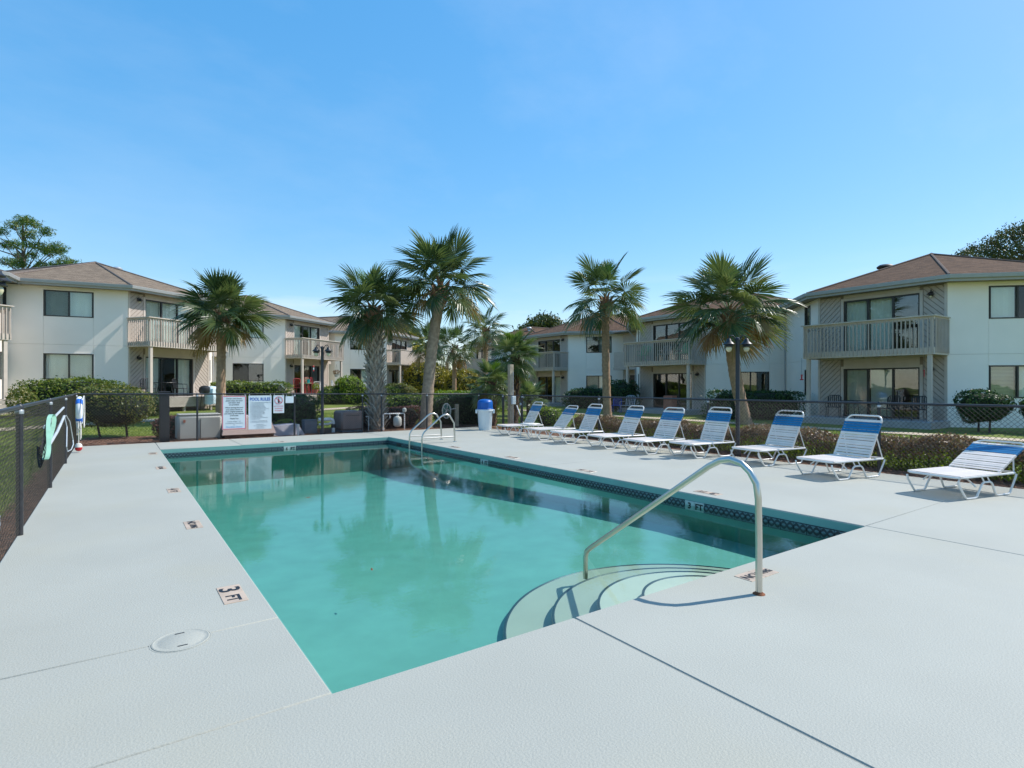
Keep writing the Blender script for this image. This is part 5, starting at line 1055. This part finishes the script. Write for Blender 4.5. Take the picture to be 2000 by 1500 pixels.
def palm(label, base, top, r0, r1, Lp, Lf, nf, m='frond', trunk='trunk', dry=3, young=2, el=(82, -48), lean=None, boots_='crown', seedv=0, bow=0.0, nl=34, rel=1.0):
    R_ = random.Random(100+seedv); x0, y0 = base; z0 = gz(x0, y0); t = thing('palm_tree', label, 'palm tree', (x0, y0, z0), 'fan palms round the pool')
    Bv, Tv = Vector((x0, y0, z0-0.1)), Vector(top); n = 46; pts = []; rad = []
    for i in range(n+1):
        k = i/n; p = Bv.lerp(Tv, k); p += Vector((R_.uniform(-1, 1), R_.uniform(-1, 1), 0))*0.006; s_ = bow*math.sin(PI*k); p.x += s_*0.8; p.y -= s_*0.57
        pts.append(p); rr = r0+(r1-r0)*k; rr *= (1+0.35*max(0, 0.07-k)/0.07)*(1+(0.045 if i % 2 else -0.02))*R_.uniform(0.97, 1.03); rad.append(rr)
    if boots_ == 'crown': 
        for i in range(n-6, n+1): rad[i] *= (1.1, 1.3, 1.4, 1.4, 1.3, 1.15, 0.95)[i-n+6]
    b = MB(); b.tube(pts, rad, 14); b.build('trunk', M[trunk], t, True)
    top = pts[-1]; o_ = Vector((x0, y0, z0))
    def ax(k):
        i = min(n-1, int(k*n)); return pts[i].lerp(pts[i+1], k*n-i), rad[i]
    lst = []
    if boots_ == 'full': lst = [(0.04+0.80*i/150, i*2.39996, ('split', 'boot'), 1.0) for i in range(150)]+[(0.86+0.12*i/34, i*2.39996, ('plain', 'boot_brown'), 1.1) for i in range(34)]
    elif boots_ == 'crown': lst = [(0.86+0.14*i/34, i*2.39996, ('plain', 'boot_brown' if i > 9 else 'boot'), 0.95+0.4*R_.random()) for i in range(34)]
    elif boots_ == 'hairy': lst = [(0.10+0.88*i/70, i*2.39996, ('plain', 'boot_brown'), 0.62) for i in range(70)]
    for k, a, kd, sc in lst:
        p, rr = ax(min(0.999, k)); a += R_.uniform(-0.12, 0.12); sc *= R_.uniform(0.85, 1.15)
        mw = Matrix.Translation(p-o_+Vector((math.cos(a)*rr*0.92, math.sin(a)*rr*0.92, 0))) @ Matrix.Rotation(a, 4, 'Z') @ Matrix.Rotation(R_.uniform(-0.15, 0.2), 4, 'Y') @ Matrix.Scale(sc, 4); inst('leaf_base', boots[kd], t, mw)
    for i in range(nf):
        k = (i+0.5)/nf; e_ = el[0]+(el[1]-el[0])*k**0.75+R_.uniform(-9, 9); a = i*2.39996+R_.uniform(-0.25, 0.25)
        v = min(4, int(k*5)); dr = (0.22, 0.45, 0.65, 0.8, 0.9)[v]; mm = 'frond_young' if i < young else ('frond_dry' if i >= nf-dry else m)
        vr = R_.randint(0, 1); me = frond_mesh('v%d_%d' % (v, vr), mm, Lp, Lf, dr, nl, 128 if v else 95, seedv=v*7+vr)
        sc = R_.uniform(0.86, 1.08)*(0.85 if i >= nf-dry else 1)*(0.8 if i < young else 1)
        mw = Matrix.Translation(top-o_+Vector((0, 0, 0.12-0.35*k))) @ Matrix.Rotation(a, 4, 'Z') @ Matrix.Rotation(-math.radians(e_), 4, 'Y') @ Matrix.Rotation(R_.uniform(-0.8, 0.8), 4, 'X') @ Matrix.Scale(sc, 4); inst('frond', me, t, mw)
    return t
palm('slender ringed palm with a dense round crown behind the signs', (3.36, 24.5), (3.42, 24.55, 4.2), 0.17, 0.155, 0.76, 0.98, 44, dry=6, young=2, el=(85, -30), seedv=1)
palm('thick palm with criss cross leaf stubs all up its trunk', (7.51, 18.85), (7.38, 18.9, 4.2), 0.22, 0.21, 0.72, 0.90, 34, trunk='trunk_grey', dry=3, young=4, el=(86, -34), boots_='full', seedv=2)
palm('tallest leaning palm in the middle of the picture', (9.24, 18.6), (9.72, 18.25, 5.1), 0.22, 0.18, 0.95, 1.02, 40, dry=2, young=1, el=(84, -26), seedv=3, trunk='trunk_grey', bow=-0.10)
palm('straight palm with drooping crown behind the sixth lounger', (18.92, 19.09), (18.85, 19.15, 5.55), 0.20, 0.165, 1.0, 1.02, 28, dry=1, young=1, el=(80, -34), seedv=4, bow=-0.04)
palm('leaning stout palm with broad crown behind the right lamp post', (20.33, 12.84), (19.75, 13.25, 4.40), 0.22, 0.24, 1.12, 1.18, 44, dry=8, young=1, el=(84, -36), seedv=5, bow=-0.14)
palm('distant tall palm left of the shaggy palm', (20.94, 32.95), (20.94, 32.95, 5.35), 0.17, 0.15, 0.8, 1.0, 26, dry=2, el=(82,-40), seedv=6, nl=24)
palm('distant palm with drooping round crown left of the far balcony', (20.65, 36.8), (20.65, 36.8, 4.3), 0.16, 0.15, 0.95, 1.0, 30, dry=5, el=(86, -50), seedv=7, nl=24)
palm('distant palm mostly hidden behind the tallest palm trunk', (21.1, 41.4), (20.9, 41.5, 4.85), 0.15, 0.14, 1.0, 1.05, 32, dry=3, el=(84, -45), seedv=8, nl=24)
palm('shaggy dark trunked palm with bright green crown behind the utility pole', (13.0, 18.4), (13.08, 18.38, 2.72), 0.19, 0.20, 0.45, 0.62, 40, m='frond_bright', trunk='hairy', dry=3, young=5, el=(84, -50), boots_='hairy', seedv=9, nl=30)
palm('short fan palm with spiky crown above the trash bin', (11.8, 18.1), (11.72, 18.05, 1.62), 0.15, 0.16, 0.42, 0.55, 34, m='frond_bright', trunk='hairy', dry=2, young=4, el=(85, -40), boots_='hairy', seedv=10, nl=30)
palm('low fan palm bush right of the utility pole', (17.3, 23.1), (17.3, 23.1, 0.75), 0.12, 0.13, 0.55, 0.6, 30, m='frond_bright', trunk='hairy', dry=1, young=4, el=(85, 0), boots_='none', seedv=11, nl=26)
palm('low fan palm bush between the short palm and the far hedge', (14.6, 22.6), (14.6, 22.6, 0.9), 0.12, 0.13, 0.55, 0.65, 26, m='frond_bright', trunk='hairy', dry=1, young=3, el=(85, 0), boots_='none', seedv=12, nl=26)
# ------------------------------------------------------------------ trees beyond the houses
RV = (0.8179, -0.5754); FV = (0.5754, 0.8179)
def tree(name, label, base, trunk_top, clumps, m, size, asp, per, r0, group='trees beyond the houses', jit=1.0, radial=False):
    z0 = gz(*base); t = thing(name, label, 'tree', (base[0], base[1], z0), group)
    b = MB(); top = Vector(trunk_top); B_ = Vector((base[0], base[1], z0-0.2)); pts = [B_.lerp(top, k)+Vector((random.uniform(-.1, .1), random.uniform(-.1, .1), 0)) for k in np.linspace(0, 1, 8)]
    b.tube(pts, [r0*(1-0.75*i/7) for i in range(8)], 8); b.build('trunk', M['bark'], t, True)
    b = MB(); P_ = []; N_ = []
    for (x, y, z, r) in clumps:
        c = Vector((x, y, z)); k = min(0.97, max(0.45, (z-z0)/(top.z-z0)-0.12)); q = B_.lerp(top, k); mid = q.lerp(c, 0.55)+Vector((0, 0, -0.25*r))
        b.tube([q, mid, c], [r0*0.28, r0*0.17, r0*0.05], 5, cap=False)
        for s_ in range(4): d = Vector((random.gauss(0, 1), random.gauss(0, 1), random.gauss(0, .6))).normalized()*r*0.8; b.tube([c.lerp(mid, 0.25), c+d*0.5+Vector((0, 0, .05)), c+d], [r0*0.06, r0*0.04, r0*0.02], 4, cap=False)
        nn = int(per*r*r); d = rng.normal(0, 1, (nn, 3)); d /= np.linalg.norm(d, axis=1, keepdims=True); rad = r*rng.uniform(0.15, 1.0, nn)**0.5; f = lump(d*3+np.array([x, y, z]), 1.9, 0.28)
        d[:, 2] *= 0.72; p = d*(rad*f)[:, None]+np.array([x, y, z]); P_.append(p); N_.append(d)
    b.build('limbs', M['bark'], t)
    leaves('crown', np.concatenate(P_), np.concatenate(N_), size, m, t, jit, asp); return t
def at(px, py, d):
    l = (px-1000)/1103*d; return (l*RV[0]+d*FV[0], l*RV[1]+d*FV[1], 1.5-(py-753)/1103*d)
pine = [(45, 432), (28, 440), (66, 438), (8, 452), (92, 452), (52, 458), (26, 478), (80, 482), (96, 492), (6, 478), (112, 484), (60, 498), (126, 514), (102, 517), (36, 500), (78, 517), (14, 512), (-18, 450), (-24, 488), (60, 478), (40, 515), (58, 430), (-40, 470), (-30, 515), (120, 490), (136, 515)]
cl = [(*at(px+random.uniform(-4, 4), py, 62+random.uniform(-2.2, 2.2)), random.uniform(0.6, 0.95)) for px, py in pine]
tree('pine_tree', 'tall loose pine tree behind the nearest left house', (-8.1, 81.5)if False else at(48, 753, 62)[:2], at(46, 425, 62), cl, M['needle'], 0.19, 0.16, 520, 0.33, jit=1.2)
cl = []
for px, py, r in ((1905, 486, 1.3), (1935, 470, 1.5), (1965, 458, 1.6), (1998, 452, 1.8), (2040, 448, 2.0), (2085, 455, 2.0), (1890, 497, 1.0), (1950, 492, 1.6), (1990, 490, 1.8), (2035, 490, 2.0), (2090, 495, 2.2), (1925, 500, 1.4), (1875, 500, 0.8), (2000, 520, 2.0), (2060, 530, 2.2)):
    for k in range(2): cl.append((*at(px+random.uniform(-10, 10), py+random.uniform(-5, 5), 52+random.uniform(-3, 3)), r*random.uniform(0.6, 0.85)))
tree('oak_tree', 'dark oak tree above the roof at the right edge', at(2020, 753, 52)[:2], at(2015, 500, 52), cl, M['leaf_olive'], 0.10, 0.5, 280, 0.5)
cl = []
for px, py, r in ((1045, 636, 2.0), (1065, 628, 2.4), (1085, 634, 2.0), (1062, 645, 3.0), (1025, 645, 1.6), (1095, 645, 1.6), (1015, 650, 1.4)):
    cl.append((*at(px, py, 84+random.uniform(-2, 2)), r*0.8))
tree('magnolia_tree', 'broad magnolia tree behind the far right roofs', at(1062, 753, 84)[:2], at(1062, 645, 84), cl, M['leaf_mag'], 0.22, 0.45, 260, 0.4)
cl = []
for px, py, r in ((768, 645, 1.8), (783, 640, 2.0), (798, 650, 1.8), (812, 660, 1.6), (775, 660, 2.2)): cl.append((*at(px, py, 78+random.uniform(-2, 2)), r*0.8))
tree('broadleaf_tree', 'small rounded tree top behind the farthest left roof', at(785, 753, 78)[:2], at(785, 655, 78), cl, M['leaf_gold'], 0.2, 0.45, 280, 0.35)
for i, (px, d, zc, r, m) in enumerate(((812, 70, 4.5, 2.6, 'leaf_gold'), (838, 88, 3.0, 2.6, 'leaf_olive'), (868, 95, 2.2, 2.6, 'leaf_olive'), (905, 100, 2.4, 3.0, 'leaf_gold'), (935, 84, 3.4, 2.8, 'leaf_olive'), (858, 66, 2.2, 1.6, 'leaf_gold'))):
    x, y, _ = at(px, 753, d); cl = [(x+random.uniform(-r, r)*0.8, y+random.uniform(-r, r)*0.8, zc+random.uniform(-0.5, 0.9)*r*0.6, r*random.uniform(0.5, 0.75)) for k in range(9)]
    tree('background_tree', ['olive green tree beside the farthest left house', 'distant dark tree left of the tallest palm trunk', 'distant low tree right of the tallest palm trunk', 'distant golden green tree between the far palms', 'distant dark tree behind the farthest right house', 'bushy olive tree behind the golden topped shrub'][i], (x, y), (x, y, zc), cl, M[m], 0.17, 0.45, 260, 0.22)
# ------------------------------------------------------------------ patio furniture
def chair(name, label, f, s, o, z, m, rot=0.0, w=0.5, sh=0.43, bh=0.9, slats=5, arms=True, group=None, rnd=False, cat='chair'):
    x, y, _ = f(s, o, z); t = thing(name, label, cat, (x, y, z), group); ca, sa = math.cos(rot), math.sin(rot)
    fn = lambda a, b_, c: f(s+a*ca-b_*sa, o+a*sa+b_*ca, z+c)
    b = MB(fn); b.box(-w/2, w/2, -w/2, w/2, sh-0.03, sh, 0.01); b.build('seat', m, t)
    for sx in (-1, 1):
        for sy in (-1, 1): b = MB(fn); b.tube([(sx*w*0.44, sy*w*0.44, sh-0.02), (sx*w*0.48, sy*w*0.5, 0.0)], 0.016, 6); b.build('leg', m, t)
        b = MB(fn)
        if arms: b.tube([(sx*w*0.52, w*0.42, sh-0.02), (sx*w*0.52, w*0.42, sh+0.2), (sx*w*0.52, -w*0.42, sh+0.22)], 0.015, 6); b.build('armrest', m, t)
    for k in range(slats):
        a = -w*0.42+k*w*0.84/max(1, slats-1); hh = bh-(0.10*(abs(a)/w*2)**2 if rnd else 0); b = MB(fn); b.tube([(a, -w*0.46, sh-0.01), (a*1.03, -w*0.62, hh)], 0.02 if rnd else 0.012, 5); b.build('back_slat', m, t)
    b = MB(fn); b.tube([(-w*0.46, -w*0.47, sh), (-w*0.48, -w*0.62, bh-0.08), (-w*0.3, -w*0.635, bh), (w*0.3, -w*0.635, bh), (w*0.48, -w*0.62, bh-0.08), (w*0.46, -w*0.47, sh)], 0.017, 6); b.build('back_frame', m, t); return t
def table(name, label, f, s, o, z, m, r=0.45, h=0.72, m2=None):
    x, y, _ = f(s, o, z); t = thing(name, label, 'table', (x, y, z)); b = MB(f); b.lathe([(r-0.02, h-0.03), (r, h-0.015), (r-0.01, h), (0.002, h)], (s, o, z), 24); b.build('table_top', m2 or m, t)
    for k in range(4): a = PI/4+k*PI/2; b = MB(f); b.tube([(s+r*0.5*math.cos(a), o+r*0.5*math.sin(a), z+h-0.02), (s+r*0.75*math.cos(a), o+r*0.75*math.sin(a), z)], 0.018, 6); b.build('leg', m, t)
    return t
def pot_plant(label, f, s, o, z, m, lm, r=0.16, h=0.28, fh=0.3, n=300, hang=None):
    x, y, _ = f(s, o, z); t = thing('potted_plant' if not hang else 'hanging_plant', label, 'plant', (x, y, z)); b = MB(f); b.lathe([(r*0.7, 0), (r, h*0.9), (r*1.08, h*0.92), (r*1.08, h), (0.002, h*0.95)], (s, o, z), 14); b.build('pot', m, t, True)
    p = rng.normal(0, 1, (n, 3)); p /= np.linalg.norm(p, axis=1, keepdims=True); d = p*rng.uniform(0.3, 1, n)[:, None]**0.5*np.array([r*1.7, r*1.7, fh*0.6]); leaves('foliage', d+np.array([x, y, z+h+fh*0.4]), p, 0.04, lm, t, 0.9)
    if hang: b = MB(f); b.tube([(s-r, o, z+h), (s, o, z+hang), (s+r, o, z+h)], 0.005, 4); b.build('hanger', M['black'], t)
    return t
ZL, ZB1 = 0.2+DZ, 0.2
g1 = 'black metal patio chairs'
chair('patio_chair', 'black metal chair at the left end of the nearest left deck', T1, 0.45, 0.75, ZL, M['black'], 0.3, group=g1, slats=7, rnd=True)
table('patio_table', 'black patio table on the nearest left deck', T1, 1.3, 0.8, ZL, M['black'], 0.5)
chair('patio_chair', 'black metal chair right of the table on the nearest left deck', T1, 2.2, 0.8, ZL, M['black'], -0.5, group=g1, slats=7, rnd=True)
ZG = 0.45
x, y, z = T1(2.5, 2.2, 0.22)
t = thing('barbecue_grill', 'black barbecue grill draped with a pale blue cover in front of the left deck', 'grill', (x, y, z))
b = MB(T1); b.lathe([(0.05, 0.62), (0.25, 0.68), (0.28, 0.80), (0.25, 0.95), (0.14, 1.03), (0.002, 1.05)], (2.4, 2.2, ZG), 16); b.build('kettle', M['black'], t, True)
for a in (0.3, 2.4, 4.5): b = MB(T1); b.tube([(2.4+0.15*math.cos(a), 2.2+0.15*math.sin(a), ZG+0.68), (2.4+0.28*math.cos(a), 2.2+0.28*math.sin(a), ZG-0.25)], 0.015, 5); b.build('leg', M['black'], t)
b = MB(T1); b.lathe([(0.34, 0.05), (0.33, 0.45), (0.30, 0.62), (0.29, 0.82), (0.20, 0.93), (0.002, 0.95)], (2.72, 2.3, ZG+0.05), 12); b.v = [(p[0]+random.uniform(-.03, .03), p[1]+random.uniform(-.03, .03), p[2]+random.uniform(-.03, .03)) for p in b.v]; b.build('cover', M['cover'], t, True)
b = MB(T1); b.box(1.88, 2.12, 2.0, 2.4, ZG+0.62, ZG+0.66, 0.01); b.build('side_shelf', M['cover'], t)
g2 = 'red chairs on the middle left patio'
chair('patio_chair', 'faded red slatted chair left of the green table', T2, 0.15, 1.0, ZL, M['chair_red'], 0.5, group=g2, bh=1.05, arms=False, slats=4)
table('patio_table', 'round green topped table on the middle left patio', T2, 0.65, 1.15, ZL, M['chair_red'], 0.42, 0.74, M['chair_green'])
chair('bar_stool', 'bright red tall stool with backrest behind the balcony post', T2, 1.15, 1.0, ZL, M['chair_red'], 0.2, group=g2, sh=0.72, bh=1.12, w=0.42, arms=False, slats=3)
chair('bar_stool', 'second bright red tall stool right of the balcony post', T2, 1.65, 1.15, ZL, M['chair_red'], -0.3, group=g2, sh=0.72, bh=1.12, w=0.42, arms=False, slats=3)
x, y, z = T2(0.85, 1.25, ZL+0.745); t = tag(MB(T2).lathe([(0.07, 0), (0.10, 0.06), (0.09, 0.2), (0.11, 0.26)], (0.85, 1.25, ZL+0.742), 14).build('vase', M['teal'], None, True), 'teal vase standing on the green patio table', 'vase')
pot_plant('terracotta potted plant beside the red stools', T2, 1.25, 1.55, ZL, M['terracotta'], M['leaf_lime'], 0.16, 0.3, 0.5)
pot_plant('small potted plant with red flowers on the edge of the middle left deck', T2, 2.6, 1.7, ZL, M['terracotta'], M['leaf_red'], 0.15, 0.22, 0.3)
g3 = 'pale armchairs on the middle left patio'
chair('patio_armchair', 'white cushioned armchair by the dark sliding door', T2, 2.75, 0.8, ZL, M['cushion'], 0.2, group=g3, w=0.62, bh=0.85, slats=6)
chair('patio_armchair', 'pale round backed armchair at the right end of the deck', T2, 4.15, 1.2, ZL, M['frame_white'], -0.4, group=g3, w=0.62, bh=0.95, slats=6, rnd=True)
pot_plant('hanging basket with reddish plant under the middle left balcony', T2, 4.0, 1.25, ZL+1.2, M['tank'], M['leaf_red'], 0.17, 0.2, 0.35, 300, 0.95)
x, y, z = T3(1.9, 1.3, 2.4); t = thing('lantern', 'orange lantern hanging under the farthest left balcony', 'lantern', (x, y, z)); b = MB(T3); b.lathe([(0.02, 0.2), (0.10, 0.14), (0.12, 0), (0.10, -0.14), (0.02, -0.2)], (1.9, 1.3, DZ+1.55), 10); b.build('shade', M['terracotta'], t, True); b = MB(T3); b.tube([(1.9, 1.3, DZ+1.75), (1.9, 1.3, DZ+2.62)], 0.006, 4); b.build('cord', M['black'], t)
x, y, z = T2(1.45, 1.2, 0); t = thing('hanging_ornament', 'red and white hanging ornament beside the middle left balcony post', 'ornament', (x, y, ZL+1.6)); b = MB(T2); b.lathe([(0.03, 0.22), (0.07, 0.16), (0.03, 0.1), (0.03, -0.1), (0.05, -0.16), (0.002, -0.2)], (1.45, 1.2, ZL+1.75), 8); b.build('body', M['red'], t, True); b = MB(T2); b.lathe([(0.04, -0.08), (0.04, 0.08)], (1.45, 1.2, ZL+1.75), 8); b.build('bottle', M['bin'], t)
g4 = 'green chairs on the middle right balcony'
chair('balcony_chair', 'green balcony chair at the left end of the middle right balcony', TB2, 3.75, 0.75, 2.87, M['chair_green'], 0.25, group=g4, w=0.6, bh=0.98, slats=7, rnd=True)
chair('balcony_chair', 'green balcony chair at the right end of the middle right balcony', TB2, 1.05, 0.75, 2.87, M['chair_green'], -0.3, group=g4, w=0.6, bh=0.98, slats=7, rnd=True)
chair('balcony_chair', 'pale wooden balcony chair between the two green chairs', TB2, 2.35, 0.6, 2.87, M['chair_grey'], 0.0, w=0.5, bh=0.9, slats=6)
chair('folding_chair', 'blue fabric folding chair in front of the middle right house', TB2, 4.1, 2.6, -0.05, M['blue_cloth'], 0.6, w=0.5, bh=0.85, slats=8, arms=False)
chair('patio_armchair', 'white round backed metal chair in front of the middle right house', TB2, 3.55, 2.3, -0.05, M['galv'], 0.2, w=0.62, bh=0.98, slats=6, rnd=True)
x, y, z = TB2(1.15, 1.6, 0.2); t = thing('planter_box', 'brown terracotta planter box by the middle right patio post', 'planter', (x, y, z)); b = MB(TB2); b.box(0.85, 1.45, 1.3, 1.75, 0.2, 0.95, 0.03); b.build('box', M['terracotta'], t); b = MB(TB2); b.box(0.9, 1.4, 1.35, 1.7, 0.951, 0.965); b.build('soil', M['mulch'], t)
pot_plant('white pot with yellow green plant beside the entry door', TB2, 5.2, 0.6, 0.5, M['bin'], M['leaf_lime'], 0.2, 0.3, 0.6)
pot_plant('low leafy pot plant at the left corner of the middle right patio', TB2, 4.4, 1.2, 0.2, M['slate'], M['leaf_dark'], 0.25, 0.35, 0.5, 500)
chair('patio_chair', 'black metal chair at the left end of the nearest right patio', TB1, 3.55, 1.1, ZB1, M['black'], 0.3, group=g1, slats=7, rnd=True)
table('patio_table', 'black patio table left on the nearest right patio', TB1, 2.9, 1.0, ZB1, M['black'], 0.42, 0.7)
chair('patio_chair', 'black metal chair in front of the right glass door', TB1, 1.55, 1.0, ZB1, M['black'], -0.2, group=g1, slats=7, rnd=True)
chair('patio_chair', 'black metal chair at the right end of the nearest right patio', TB1, 0.55, 1.0, ZB1, M['black'], 0.3, group=g1, slats=7, rnd=True)
x, y, z = TB1(4.62, 1.7, 2.0); t = thing('bird_feeder', 'red hummingbird feeder hanging at the corner of the right balcony', 'bird feeder', (x, y, z)); b = MB(TB1); b.lathe([(0.07, -0.12), (0.075, -0.09), (0.025, -0.07), (0.03, 0.07), (0.04, 0.085), (0.045, 0.11), (0.002, 0.12)], (4.62, 1.56, 1.85), 10); b.build('body', M['red'], t, True); b = MB(TB1); b.tube([(4.62, 1.56, 1.97), (4.62, 1.56, 2.66)], 0.005, 4); b.build('cord', M['black'], t)
x, y, z = TB1(0.3, 1.5, 2.0); t = thing('wind_chime', 'small dark red wind chime on the right balcony post', 'ornament', (x, y, z)); b = MB(TB1); b.lathe([(0.012, -0.14), (0.018, 0), (0.01, 0.05), (0.03, 0.08), (0.012, 0.12)], (0.22, 1.52, 1.95), 8); b.build('body', M['chair_red'], t, True); b = MB(TB1); b.tube([(0.22, 1.52, 2.1), (0.22, 1.5, 2.62)], 0.005, 4); b.build('cord', M['black'], t)
bpy.context.view_layer.update()
